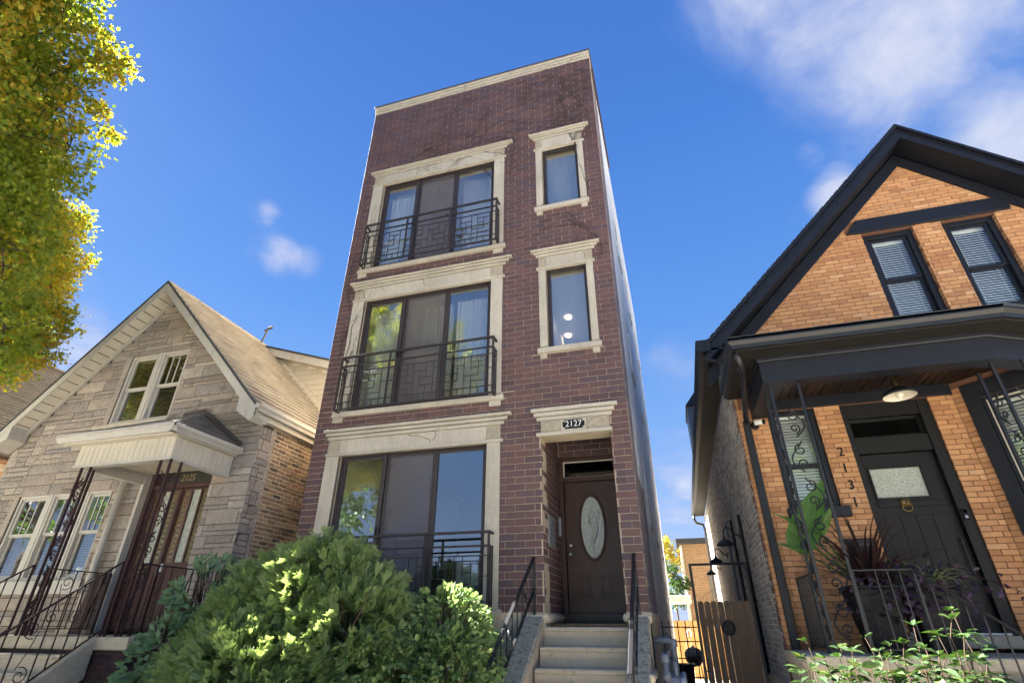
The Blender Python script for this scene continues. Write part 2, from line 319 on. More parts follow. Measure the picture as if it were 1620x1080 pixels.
class MB:
    def __init__(s): s.v = []; s.f = []

    def add(s, vs, fs):
        n = len(s.v); s.v += [tuple(v) for v in vs]; s.f += [tuple(i + n for i in f) for f in fs]; return s

    def box(s, x0, x1, y0, y1, z0, z1):
        return s.hexa([(x0, y0, z0), (x1, y0, z0), (x1, y1, z0), (x0, y1, z0), (x0, y0, z1), (x1, y0, z1), (x1, y1, z1), (x0, y1, z1)])

    def hexa(s, p):
        return s.add(p, [(3, 2, 1, 0), (4, 5, 6, 7), (0, 1, 5, 4), (1, 2, 6, 5), (2, 3, 7, 6), (3, 0, 4, 7)])

    def fbox(s, F, u0, u1, w0, w1, n0, n1):
        P = F.p
        return s.hexa([P(u0, n0, w0), P(u1, n0, w0), P(u1, n1, w0), P(u0, n1, w0), P(u0, n0, w1), P(u1, n0, w1), P(u1, n1, w1), P(u0, n1, w1)])

    def prism(s, pts, vec):
        n = len(pts); pts = [Vector(p) for p in pts]; q = [p + Vector(vec) for p in pts]
        fs = [tuple(range(n))[::-1], tuple(range(n, 2 * n))] + [(i, (i + 1) % n, n + (i + 1) % n, n + i) for i in range(n)]
        return s.add(pts + q, fs)

    def tube(s, pts, r, n=6, caps=True):
        pts = [Vector(p) for p in pts]
        if len(pts) < 2: return s
        rs = r if isinstance(r, (list, tuple)) else [r] * len(pts)
        vs = []; t0 = (pts[1] - pts[0]).normalized()
        up = Vector((0, 0, 1)) if abs(t0.z) < .9 else Vector((1, 0, 0))
        a = t0.cross(up).normalized()
        for i, p in enumerate(pts):
            t = (pts[min(i + 1, len(pts) - 1)] - pts[max(i - 1, 0)])
            t = t.normalized() if t.length > 1e-9 else t0
            a = (a - t * a.dot(t)); a = a.normalized() if a.length > 1e-6 else t.orthogonal().normalized()
            b = t.cross(a)
            for k in range(n):
                an = 2 * math.pi * k / n; vs.append(p + (a * math.cos(an) + b * math.sin(an)) * rs[i])
        fs = []
        for i in range(len(pts) - 1):
            for k in range(n):
                fs.append((i * n + k, i * n + (k + 1) % n, (i + 1) * n + (k + 1) % n, (i + 1) * n + k))
        if caps: fs += [tuple(range(n))[::-1], tuple(range((len(pts) - 1) * n, len(pts) * n))]
        return s.add(vs, fs)

    def bar(s, a, b, w, d=None, ref=(0, 0, 1)):
        """square bar from a to b"""
        a, b = Vector(a), Vector(b); t = (b - a).normalized(); ref = Vector(ref)
        if abs(t.dot(ref)) > .95: ref = Vector((0, 1, 0))
        u = t.cross(ref).normalized() * (w / 2); v = t.cross(u).normalized() * ((d or w) / 2)
        return s.hexa([a - u - v, a + u - v, a + u + v, a - u + v, b - u - v, b + u - v, b + u + v, b - u + v])

    def lathe(s, c, axis, prof, n=16):
        c = Vector(c); ax = Vector(axis).normalized(); a = ax.orthogonal().normalized(); b = ax.cross(a); vs = []; fs = []
        for r, h in prof:
            for k in range(n):
                an = 2 * math.pi * k / n; vs.append(c + ax * h + (a * math.cos(an) + b * math.sin(an)) * max(r, 1e-4))
        for i in range(len(prof) - 1):
            for k in range(n): fs.append((i * n + k, i * n + (k + 1) % n, (i + 1) * n + (k + 1) % n, (i + 1) * n + k))
        return s.add(vs, fs)

    def build(s, name, m_, parent=None, bevel=0, smooth=False, loc=None, **tags):
        off = OFF[parent.name] if parent else Vector(loc) if loc is not None else Vector((0, 0, 0))
        me = bpy.data.meshes.new(name)
        me.from_pydata([(v[0] - off.x, v[1] - off.y, v[2] - off.z) for v in s.v], [], s.f)
        me.validate()
        bm = bmesh.new(); bm.from_mesh(me)
        bmesh.ops.recalc_face_normals(bm, faces=bm.faces)
        if bevel: bmesh.ops.bevel(bm, geom=bm.edges[:], offset=bevel, segments=1, affect='EDGES', profile=.5)
        bm.to_mesh(me); bm.free()
        if smooth: me.shade_smooth()
        me.materials.append(m_)
        o = bpy.data.objects.new(name, me); col.objects.link(o)
        if parent: o.parent = parent
        else: o.location = off
        OFF[o.name] = off
        return tag(o, **tags)


class Fr:
    """a wall frame: origin, along, outward normal, up"""
    def __init__(s, o, u, n, w=(0, 0, 1)):
        s.o, s.u, s.nn, s.w = Vector(o), Vector(u).normalized(), Vector(n).normalized(), Vector(w).normalized()

    def p(s, u, n, w): return s.o + s.u * u + s.nn * n + s.w * w


def minus(u0, u1, z0, z1, holes):
    """split a rectangle round rectangular holes"""
    holes = [h for h in holes if h[0] < u1 and h[1] > u0]
    zs = sorted({z0, z1} | {min(max(h[k], z0), z1) for h in holes for k in (2, 3)})
    outl = []
    for a, b in zip(zs, zs[1:]):
        if b - a < 1e-4: continue
        segs = [(u0, u1)]
        for h in holes:
            if h[2] < b - 1e-5 and h[3] > a + 1e-5:
                ns = []
                for s0, s1 in segs:
                    if h[1] <= s0 or h[0] >= s1: ns.append((s0, s1)); continue
                    if h[0] > s0: ns.append((s0, h[0]))
                    if h[1] < s1: ns.append((h[1], s1))
                segs = ns
        outl += [(s0, s1, a, b) for s0, s1 in segs if s1 - s0 > 1e-4]
    return outl


def wall(F, u0, u1, z0, z1, holes, thick, m_, name, parent, front=-.010):
    mb = MB()
    for a, b, c, d in minus(u0, u1, z0, z1, holes): mb.fbox(F, a, b, c, d, front - thick, front)
    return mb.build(name, m_, parent)


def proj_area(F, c, l, h):
    v = c - CAM; z = v.dot(FWD)
    if z < .3: return 0
    x = 810 + F_PX * v.dot(RGT) / z; y = 540 + F_PX * v.dot(DWN) / z
    if not (-20 < x < 1640 and -20 < y < 1100): return 0
    return l * h * max(0, -(v.normalized().dot(F.nn))) * (F_PX / z) ** 2


_pc = {}


def block_geo(l, h, back, proud, ch):
    L, H = l / 2, h / 2; wd = 0
    if isinstance(proud, tuple): proud, wd = proud      # a shingle: thick butt, thin head
    v = [(-L, -back, -H), (L, -back, -H), (L, -back, H), (-L, -back, H), (-L, proud - ch, -H), (L, proud - ch, -H), (L, proud - ch, H), (-L, proud - ch, H),
         (-L + ch, proud, -H + ch), (L - ch, proud, -H + ch), (L - ch, proud, H - ch), (-L + ch, proud, H - ch)]
    if wd: v = [(x, y + wd * (y > 0) * (z < 0), z) for x, y, z in v]
    f = [(0, 1, 5, 4), (1, 2, 6, 5), (2, 3, 7, 6), (3, 0, 4, 7), (4, 5, 9, 8), (5, 6, 10, 9), (6, 7, 11, 10), (7, 4, 8, 11), (8, 9, 10, 11)]
    return v, f


def rough_geo(l, h, back, proud, ch):
    """rock-faced stone: pillowed, uneven front"""
    L, H = l / 2, h / 2; nx = max(2, min(7, int(l / .08))); nz_ = 3
    v = [(-L, -back, -H), (L, -back, -H), (L, -back, H), (-L, -back, H)]; f = []
    for j in range(nz_ + 1):
        for i in range(nx + 1):
            e = (i in (0, nx)) or (j in (0, nz_))
            x = -L + l * i / nx; z = -H + h * j / nz_
            if not e: x += random.uniform(-.25, .25) * l / nx; z += random.uniform(-.2, .2) * h / nz_
            if e:
                x += random.uniform(-1, 1) * .003; z += random.uniform(-1, 1) * .003
            v.append((x, proud - ch + (random.uniform(-.1, .25) * ch if e else random.uniform(.4, 1.2) * ch), z))
    g = lambda i, j: 4 + j * (nx + 1) + i
    for j in range(nz_):
        for i in range(nx): f.append((g(i, j), g(i + 1, j), g(i + 1, j + 1), g(i, j + 1)))
    f += [(0, 1) + tuple(g(i, 0) for i in range(nx, -1, -1)), (2, 3) + tuple(g(i, nz_) for i in range(nx + 1)),
          (1, 2) + tuple(g(nx, j) for j in range(nz_, -1, -1)), (3, 0) + tuple(g(0, j) for j in range(nz_ + 1))]
    return v, f


def pieces(items, F, name, m_, parent, proud=.0, back=.03, ch=.004, limit=300, rough=False, jit=.0015, tilt=0, hide=None, smooth=False):
    """bricks, stones, boards, shingles on a frame: the `limit` largest in view are objects, the rest one mesh"""
    if not items: return
    off = OFF[parent.name]; rec = []
    for a, b, c, d in items:
        ctr = F.p((a + b) / 2, 0, (c + d) / 2)
        ar = proj_area(F, ctr, b - a, d - c)
        if hide and ar and hide(ctr): ar *= .01
        rec.append((ar, a, b, c, d, ctr))
    rec.sort(key=lambda r: -r[0])
    R = Matrix((F.u, F.nn, F.w)).transposed().to_4x4()
    V = []; Fc = []
    for i, (ar, a, b, c, d, ctr) in enumerate(rec):
        l, h = round(b - a, 3), round(d - c, 3)
        if l < .004 or h < .004: continue
        dn = random.uniform(-jit, jit)
        if i < limit:
            key = None if rough else (l, h, back, proud, ch, m_.name)
            me = _pc.get(key) if key else None
            if me is None:
                v, f = (rough_geo if rough else block_geo)(l, h, back, proud, ch)
                me = bpy.data.meshes.new(name); me.from_pydata(v, [], f); me.materials.append(m_)
                if smooth: me.shade_smooth()
                if key: _pc[key] = me
            o = bpy.data.objects.new(name, me); col.objects.link(o); o.parent = parent
            T = Matrix.Translation(ctr - off + F.nn * dn) @ R
            if tilt: T = T @ Matrix.Rotation(random.uniform(-tilt, tilt), 4, 'Y')
            o.matrix_local = T
        else:
            v, f = (rough_geo if rough else block_geo)(l, h, back, proud, ch)
            n = len(V)
            V += [tuple(ctr - off + F.u * x + F.nn * (y + dn) + F.w * z) for x, y, z in v]
            Fc += [tuple(k + n for k in q) for q in f]
    if V:
        me = bpy.data.meshes.new(name); me.from_pydata(V, [], Fc); me.materials.append(m_)
        if smooth: me.shade_smooth()
        o = bpy.data.objects.new(name, me); col.objects.link(o); o.parent = parent; OFF[o.name] = off
        o['kind'] = 'stuff'


def courses(u0, u1, z0, z1, L, h, j, holes=(), lim=None, off=0.0, bond=.5, zoff=0.0):
    """running bond clipped to holes and to lim(z) -> (umin, umax)"""
    res = []; k0 = math.floor((z0 - zoff) / h)
    k = k0
    while zoff + k * h < z1:
        a, b = zoff + k * h + j / 2, zoff + (k + 1) * h - j / 2
        za, zb = max(a, z0), min(b, z1)
        if zb - za > .012:
            x0, x1 = u0, u1
            if lim:
                q0, q1 = lim((za + zb) / 2); x0, x1 = max(x0, q0), min(x1, q1)
            s = off + (bond * L if k % 2 else 0); i = math.floor((x0 - s) / L)
            while s + i * L < x1:
                ca, cb = max(s + i * L + j / 2, x0), min(s + (i + 1) * L - j / 2, x1)
                if cb - ca > .02:
                    for r in minus(ca, cb, za, zb, holes):
                        if r[1] - r[0] > .02 and r[3] - r[2] > .012: res.append(r)
                i += 1
        k += 1
    return res


def text(s_, size, F, u, w, n, m_, parent, name, ext=.006, sx=1.0, spacing=1.0, shear=0.0):
    cu = bpy.data.curves.new(name, 'FONT'); cu.body = s_; cu.size = size; cu.extrude = ext; cu.align_x = 'CENTER'; cu.align_y = 'CENTER'
    cu.space_character = spacing; cu.shear = shear
    tmp = bpy.data.objects.new('tmp', cu); col.objects.link(tmp)
    bpy.context.view_layer.update()
    me = bpy.data.meshes.new_from_object(tmp.evaluated_get(bpy.context.evaluated_depsgraph_get()))
    bpy.data.objects.remove(tmp); me.name = name; me.materials.clear(); me.materials.append(m_)
    R = Matrix((F.u * sx, F.w, F.nn)).transposed().to_4x4()
    me.transform(Matrix.Translation(F.p(u, n, w) - OFF[parent.name]) @ R)
    o = bpy.data.objects.new(name, me); col.objects.link(o); o.parent = parent; OFF[o.name] = OFF[parent.name]
    return o


def spiral(F, cu, cw, r0, r1, a0, turns, n=0, steps=22):
    return [F.p(cu + (r0 + (r1 - r0) * t / steps) * math.cos(a0 + turns * 2 * math.pi * t / steps), n, cw + (r0 + (r1 - r0) * t / steps) * math.sin(a0 + turns * 2 * math.pi * t / steps)) for t in range(steps + 1)]


def frame4(mb, F, u0, u1, z0, z1, t, n0, n1, tb=None):
    tb = t if tb is None else tb
    mb.fbox(F, u0, u0 + t, z0, z1, n0, n1).fbox(F, u1 - t, u1, z0, z1, n0, n1)
    mb.fbox(F, u0 + t, u1 - t, z1 - t, z1, n0, n1 - .0015).fbox(F, u0 + t, u1 - t, z0, z0 + tb, n0, n1 - .0015)
    return mb


# ------------------------------------------------------------------ scattering (numpy)
def rots(n, axis=None, spread=1.0):
    """n random rotation matrices; columns are the leaf's side, tip and face directions"""
    if axis is None: t = rng.normal(size=(n, 3))
    else: t = np.asarray(axis) + rng.normal(size=(n, 3)) * spread
    t /= np.linalg.norm(t, axis=1, keepdims=True)
    a = rng.normal(size=(n, 3)); a -= t * (a * t).sum(1, keepdims=True); a /= np.linalg.norm(a, axis=1, keepdims=True)
    b = np.cross(a, t)
    return np.stack([a, t, b], axis=2)


def face_up(R, amount=.6):
    """turn leaf faces mostly upwards"""
    t = R[:, :, 1]; b = R[:, :, 2] * (1 - amount) + np.array([0, 0, 1.0]) * amount
    b -= t * (b * t).sum(1, keepdims=True); b /= np.maximum(np.linalg.norm(b, axis=1, keepdims=True), 1e-6)
    a = np.cross(t, b)
    return np.stack([a, t, b], axis=2)


LEAF4 = (np.array([(0, 0, 0), (-.36, .45, .10), (0, 1, -.05), (.36, .45, .10)], float), [(0, 3, 2, 1)])
LEAF8 = (np.array([(0, 0, 0), (-.24, .28, .07), (-.24, .62, .05), (0, 1, -.12), (.24, .62, .05), (.24, .28, .07), (0, .45, 0)], float), [(0, 6, 2, 1), (6, 3, 2), (0, 5, 4, 6), (6, 4, 3)])
MAPLE = (np.array([(0, 0, 0), (-.42, .18, .06), (-.26, .42, .02), (-.50, .66, -.04), (-.16, .66, .02), (0, 1.02, -.10), (.16, .66, .02), (.50, .66, -.04), (.26, .42, .02), (.42, .18, .06)], float),
         [(0, 2, 1), (0, 4, 3, 2), (0, 6, 5, 4), (0, 8, 7, 6), (0, 9, 8)])


def frond_tpl():
    """a flat feathery spray with narrow toothed side leaflets"""
    v = []; f = []
    n = 7
    for i in range(n):
        t = .10 + .82 * i / n; ln = .40 * math.sin(math.pi * min(1, .30 + .62 * (1 - i / n))) * (1 if i else .8)
        for s in (-1, 1):
            b = len(v); dx, dy = s * .80, .60; x0, y0 = 0, t
            v += [(x0, y0 - .022, 0), (x0 + dx * ln * .55 + s * .02, y0 + dy * ln * .55 - .045, .03), (x0 + dx * ln, y0 + dy * ln, -.03), (x0 + dx * ln * .5 - s * .02, y0 + dy * ln * .5 + .04, .03)]
            f.append((b, b + 1, b + 2, b + 3) if s > 0 else (b + 3, b + 2, b + 1, b))
    b = len(v); v += [(-.014, 0, 0), (.014, 0, 0), (.03, .82, 0), (0, 1.06, -.05), (-.03, .82, 0)]; f.append((b, b + 1, b + 2, b + 3, b + 4))
    return np.array(v, float), f


FROND = frond_tpl()


def scatter(name, tpl, pos, R, size, m_, parent=None, kind=None, off=None, width=None):
    V, Fc = tpl; n = len(pos)
    if n == 0: return None
    o3 = np.array(OFF[parent.name]) if parent else np.array(off if off is not None else (0, 0, 0))
    S = np.asarray(size).reshape(-1, 1, 1)
    loc = np.repeat(V[None], n, 0) * S
    if width is not None: loc[:, :, 0] *= np.asarray(width).reshape(-1, 1)
    P = np.einsum('nij,nkj->nki', R, loc) + (np.asarray(pos) - o3)[:, None, :]
    k = len(V); sizes = np.array([len(f) for f in Fc]); flat = np.concatenate([np.array(f) for f in Fc])
    loops = (flat[None] + (np.arange(n) * k)[:, None]).ravel(); tot = np.tile(sizes, n); start = np.concatenate([[0], np.cumsum(tot)[:-1]])
    me = bpy.data.meshes.new(name)
    me.vertices.add(n * k); me.vertices.foreach_set('co', P.reshape(-1).astype(np.float32))
    me.loops.add(len(loops)); me.loops.foreach_set('vertex_index', loops.astype(np.int32))
    me.polygons.add(len(tot)); me.polygons.foreach_set('loop_start', start.astype(np.int32))
    me.update(calc_edges=True); me.validate(); me.materials.append(m_)
    o = bpy.data.objects.new(name, me); col.objects.link(o)
    if parent: o.parent = parent
    OFF[o.name] = Vector(o3)
    if kind: o['kind'] = kind
    return o


def leaves(name, tpl, pos, R, size, m_, parent, limit=300):
    """the leaves that show largest are objects of their own, the rest one mesh"""
    pos = np.asarray(pos); size = np.asarray(size)
    v = pos - np.array(CAM); z = v @ np.array(FWD)
    x = 810 + F_PX * (v @ np.array(RGT)) / np.maximum(z, .2); y = 540 + F_PX * (v @ np.array(DWN)) / np.maximum(z, .2)
    score = np.where((z > .3) & (x > -10) & (x < 1630) & (y > -10) & (y < 1090), size / np.maximum(z, .3), 0)
    order = np.argsort(-score); top = order[:limit]; rest = order[limit:]
    V, Fc = tpl; me = bpy.data.meshes.new(name); me.from_pydata([tuple(q) for q in V], [], Fc); me.materials.append(m_)
    off = np.array(OFF[parent.name])
    for i in top:
        o = bpy.data.objects.new(name, me); col.objects.link(o); o.parent = parent
        m3 = R[i] * size[i]; p = pos[i] - off
        o.matrix_local = Matrix(((*m3[0], p[0]), (*m3[1], p[1]), (*m3[2], p[2]), (0, 0, 0, 1)))
    if len(rest): scatter('foliage', tpl, pos[rest], R[rest], size[rest], m_, parent, kind='stuff')

# ================================================================== THE SETTING
def struct(o): o['kind'] = 'structure'; return o


struct(MB().box(-90, 90, -5.2, 60, -.4, 0).build('ground', M['soil']))
struct(MB().box(-90, 90, -60, -10.6, -.4, -.15).build('street', M['asphalt']))
struct(MB().box(-90, 90, -10.6, -8.4, -.4, -.004).build('parkway', M['soil']))
struct(MB().box(-90, 90, -10.75, -10.6, -.4, .0).build('kerb', M['pavement']))
sw = struct(MB().box(-90, 90, -8.4, -5.2, -.4, -.02).build('pavement', M['soil']))
mb = MB()
for i in range(-50, 50):
    for k in range(2): mb.box(i * 1.62, i * 1.62 + 1.605, -8.395 + k * 1.6, -6.81 + k * 1.6, -.1, .012 + random.uniform(0, .004))
for o in [mb.build('paving_slab', M['pavement'], sw)]: o['kind'] = 'stuff'
wk = struct(MB().box(-2.0, -.5, -5.2, -1.7, -.1, .015).build('path', M['pavement']))
struct(MB().box(-.44, 1.09, -5.2, 14, -.1, .02).build('gangway', M['pavement']))
n = 26000
pg = np.c_[rng.uniform(-14, 9, n), rng.uniform(-5.1, -.4, n), np.zeros(n)]
keep = ~((pg[:, 0] > -2.1) & (pg[:, 0] < 1.1))
pg = pg[keep]
scatter('grass', LEAF4, pg, rots(len(pg), (0, 0, 1), .35), rng.uniform(.05, .12, len(pg)), M['grass'], kind='stuff', width=np.full(len(pg), .16))

# ================================================================== THE THREE-STOREY BRICK BUILDING
B = thing('apartment_building', 'tall narrow three-storey dark brick building with pale stone window surrounds', 'building', (-3.2, 0, 0))
FB = Fr((0, 0, 0), (1, 0, 0), (0, -1, 0))
XL, XR, ZTOP = -5.98, -.46, 13.055
BIGX = (-5.40, -2.70); SMX = (-1.65, -.905); FLO = (0.0, 3.19, 6.375)
holes = []
for k, o in enumerate(FLO):
    zb = 4.93 + (o - 3.19); zt = 7.295 + (o - 3.19)
    holes.append((BIGX[0], BIGX[1], zb, zt + .04))
    if k: holes.append((SMX[0], SMX[1], 5.69 + o - 3.19 if k == 1 else 8.86, 7.36 + o - 3.19 if k == 1 else 10.48))
DOORH = (-1.81, -.74, 0, 4.12)
holes.append(DOORH)
wall(FB, XL, XR, 0, ZTOP, holes, .30, M['mortar_tan'], 'front_wall', B)
# stone that covers brick: cut those areas out of the brickwork too
cut = list(holes)
for k, o in enumerate(FLO):
    q = o - 3.19
    cut += [(-5.65, -2.475, 4.92 + q, 7.37 + q), (-5.64, -2.48, 7.30 + q, 7.72 + q - .03 * (k - 1)), (-5.70, -2.45, 4.84 + q, 4.94 + q)]
    if k: cut += [(-1.785, -.78, 5.58 + q + (.02 if k == 2 else 0) - .03, 7.66 + q)]
cut += [(-1.81, -.74, 4.10, 4.55)]
bl = courses(XL, XR, 1.70, ZTOP, .3045, .1017, .0084, cut, off=.05, zoff=1.70)
pieces(bl, FB, 'brick', M['brick_dark'], B, hide=lambda c: c.x < -2.5 and c.z < 2.6)

# stonework
def stone(u0, u1, z0, z1, pr, name='trim_stone', m_='limestone', parent=None, F=None, bev=.005, back=.05):
    return MB().fbox(F or FB, u0, u1, z0, z1, -back, pr).build(name, M[m_], parent or B, bevel=bev)


zc = lambda z, p: 1.55 + (z - 1.55) * (1 - p / 7.65)      # height of an edge that stands p in front of the brick
xc = lambda x, p: x * (1 - p / 7.65)


def surround(a, b, jw, zb, zt, zt_top, ends, block, joints=(), sill=True):
    """jambs, architrave, frieze with rough end blocks, three-step cornice and bracketed sill; a..b is the opening"""
    sc = (zt_top - zt) / .505
    L, Rr = a - jw[0], b + jw[1]
    zj = zc(zt, .02)
    stone(L, a, zb, zj, .02, 'jamb_stone'); stone(b, Rr, zb, zj, .02, 'jamb_stone')
    za = zc(zt + .062, .036); cuts = [xc(L - .045, .036)] + list(joints) + [xc(Rr + .035, .036)]
    for c0, c1 in zip(cuts, cuts[1:]): stone(c0 + .002, c1 - .002, zj + .001, za, .036, 'architrave_stone')
    zf0, zf1 = za + .001, zc(zt + .063 + .215 * sc, .014)
    if block:
        for c0, c1 in ((L, L + block), (Rr - block, Rr)):
            v, f = rough_geo(c1 - c0 - .004, zf1 - zf0 - .004, .05, .024, .018)
            m_ = MB(); m_.add([FB.p((c0 + c1) / 2 + x, y, (zf0 + zf1) / 2 + z) for x, y, z in v], f); m_.build('rough_corner_block', M['limestone_rough'], B)
    cuts = [L + block] + list(joints) + [Rr - block]
    for c0, c1 in zip(cuts, cuts[1:]): stone(c0 + .002, c1 - .002, zf0, zf1, .014, 'frieze_stone')
    h = (zt_top - (zt + .063 + .215 * sc)) / 3; zp = zf1
    for i, (e, pr) in enumerate(zip(ends, (.03, .055, .08))):
        z1 = zc(zt + .063 + .215 * sc + (i + 1) * h, pr)
        cuts = [xc(L - e, pr)] + list(joints) + [xc(Rr + e, pr)]
        for c0, c1 in zip(cuts, cuts[1:]): stone(c0 + .0015, c1 - .0015, zp + .015, z1, pr, 'cornice_stone')
        zp = z1
    sj = [xc(L - .055, .06)] + list(joints) + [xc(Rr + .035, .06)]; zs = zc(zb, .06)
    for c0, c1 in zip(sj, sj[1:]): stone(c0 + .0015, c1 - .0015, zs - .095, zs - .001, .06, 'sill_stone', back=.16)
    bw = .20 if block > .2 else .12
    for c0 in (L - .0, Rr - bw): stone(c0, c0 + bw, zs - .19, zs - .096, .03, 'sill_bracket')


for k, o in enumerate(FLO):
    q = o - 3.19
    surround(BIGX[0], BIGX[1], (.25, .225), 4.93 + q, 7.295 + q, 7.80 + q, (.05, .105, .165), .24, joints=(-4.07,))
surround(SMX[0], SMX[1], (.135, .125), 5.69, 7.31, 7.80, (.05, .10, .15), .14)
surround(SMX[0], SMX[1], (.135, .125), 8.86, 10.43, 10.98, (.05, .10, .15), .14)
# door head: bands, rough blocks and the number stone
stone(-1.875, -.705, 4.121, 4.178, .055, 'architrave_stone', back=.25)
for c0, c1 in ((-1.81, -1.485), (-1.085, -.77)):
    v, f = rough_geo(c1 - c0 - .004, .19, .05, .04, .022)
    m_ = MB(); m_.add([FB.p((c0 + c1) / 2 + x, y, 4.275 + z) for x, y, z in v], f); m_.build('rough_corner_block', M['limestone_rough'], B)
nb = stone(-1.483, -1.087, 4.18, 4.364, .03, 'number_stone')
for i, (e, pr) in enumerate(((.07, .03), (.115, .05), (.165, .07))):
    stone(xc(-1.81 - e, pr), xc(-.765 + e, pr), 4.378 + i * .070, 4.434 + i * .070, pr, 'cornice_stone')
# number plaque: dark field with notched corners, raised white figures
pts = []
x0, x1, z0, z1, c_ = -1.455, -1.115, 4.205, 4.347, .03
for (x, z) in ((x0 + c_, z0), (x1 - c_, z0), (x1 - c_, z0 + c_), (x1, z0 + c_), (x1, z1 - c_), (x1 - c_, z1 - c_), (x1 - c_, z1), (x0 + c_, z1), (x0 + c_, z1 - c_), (x0, z1 - c_), (x0, z0 + c_), (x0 + c_, z0 + c_)):
    pts.append(FB.p(x, .031, z))
pl = MB().prism(pts, FB.nn * .006).build('number_plaque', M['black'], B)
text('2127', .135, FB, -1.285, 4.276, .0385, M['white_plastic'], B, 'house_number', ext=.004, sx=.92, spacing=1.05)

# parapet coping
for i, (pr, z0, z1) in enumerate(((.012, 13.06, 13.120), (.030, 13.136, 13.195), (.050, 13.211, 13.28))):
    for a, b in ((XL - .01, -4.2), (-4.198, -2.4), (-2.398, XR + .01)): stone(a, b - .002, z0, z1, pr, 'cornice_stone', back=.30)
MB().box(XL - .03, XR + .03, -.06, .42, 13.281, 13.325).build('metal_coping', M['metal_cap'], B, bevel=.006)
MB().box(XR - .33, XR + .04, .42, 3.7, 13.281, 13.325).build('metal_coping', M['metal_cap'], B, bevel=.006)
MB().box(XL, XL + .3, .31, 12, 13.0, 13.25).box(XR - .3, XR - .012, .31, 3.7, 13.0, 13.25).build('parapet', M['mortar_tan'], B)
MB().lathe((-5.55, .9, 13.22), (0, 0, 1), [(.16, 0), (.16, .35), (.21, .36), (.21, .5), (.13, .6), (.02, .63)], 14).build('roof_vent', M['metal_cap'], B)

# body: side and back walls, floors, roof, rooms
MB().box(XL, XL + .28, .31, 12, 0, 13.1).build('side_wall', M['mortar_tan'], B)
FS = Fr((XR, 0, 0), (0, 1, 0), (1, 0, 0))
SLOT = []
for zf in (3.3, 6.5, 9.7):
    for y in (3.2, 6.0, 9.3): SLOT.append((y, y + .62, zf, zf + 1.35))
wall(FS, .31, 12, 0, 13.1, SLOT, .26, M['mortar_pale'], 'side_wall', B, front=-.012)
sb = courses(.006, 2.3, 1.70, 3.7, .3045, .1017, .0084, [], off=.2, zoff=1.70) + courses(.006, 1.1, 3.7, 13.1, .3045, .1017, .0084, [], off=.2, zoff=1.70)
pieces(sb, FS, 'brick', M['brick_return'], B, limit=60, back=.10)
pieces(courses(2.31, 12, 0, 3.66, .406, .2033, .013, SLOT) + courses(1.14, 12, 3.66, 13.1, .406, .2033, .013, SLOT, zoff=.0), FS, 'concrete_block', M['block'], B, limit=300, back=.03, ch=.003)
for s in SLOT:
    w_ = frame4(MB(), FS, s[0], s[1], s[2], s[3], .05, -.12, -.06).build('window', M['bronze'], B)
    MB().fbox(FS, s[0] + .05, s[1] - .05, s[2] + .05, s[3] - .05, -.1, -.09).build('pane', M['glass_dark'], w_)
    stone(s[0] - .05, s[1] + .05, s[2] - .09, s[2] - .001, .03, 'sill_stone', F=FS)
stone(.0, 2.3, 1.60, 1.699, .03, 'base_stone', 'concrete', F=FS)
MB().fbox(FS, .0, 2.3, 0, 1.6, -.1, .0).build('base_wall', M['concrete'], B)
MB().fbox(FB, XL, -2.1, 0, 1.69, -.1, -.004).build('base_wall', M['concrete'], B)
MB().box(XL + .28, XR - .28, 11.7, 12, 0, 13.1).build('back_wall', M['mortar_tan'], B)
for z in (1.45, 4.62, 7.80, 12.4):
    MB().box(XL + .28, XR - .28, .31 if z != 4.62 else .311, 11.7, z, z + .12).build('floor_slab', M['room_floor'] if z < 12 else M['room'], B)
for z in (4.59, 7.77, 10.98): MB().box(XL + .3, -1.95 if z < 5 else XR - .3, .32, 6.2, z - .05, z).build('ceiling', M['room'], B)
for z0, z1 in ((1.57, 4.54), (4.74, 7.72), (7.92, 10.93)):
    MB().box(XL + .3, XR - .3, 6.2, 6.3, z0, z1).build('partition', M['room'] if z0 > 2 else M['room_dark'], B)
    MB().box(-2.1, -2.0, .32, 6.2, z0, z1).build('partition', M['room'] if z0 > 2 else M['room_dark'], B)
    MB().box(XL + .281, XL + .3, .32, 6.2, z0, z1).build('partition', M['room'], B)

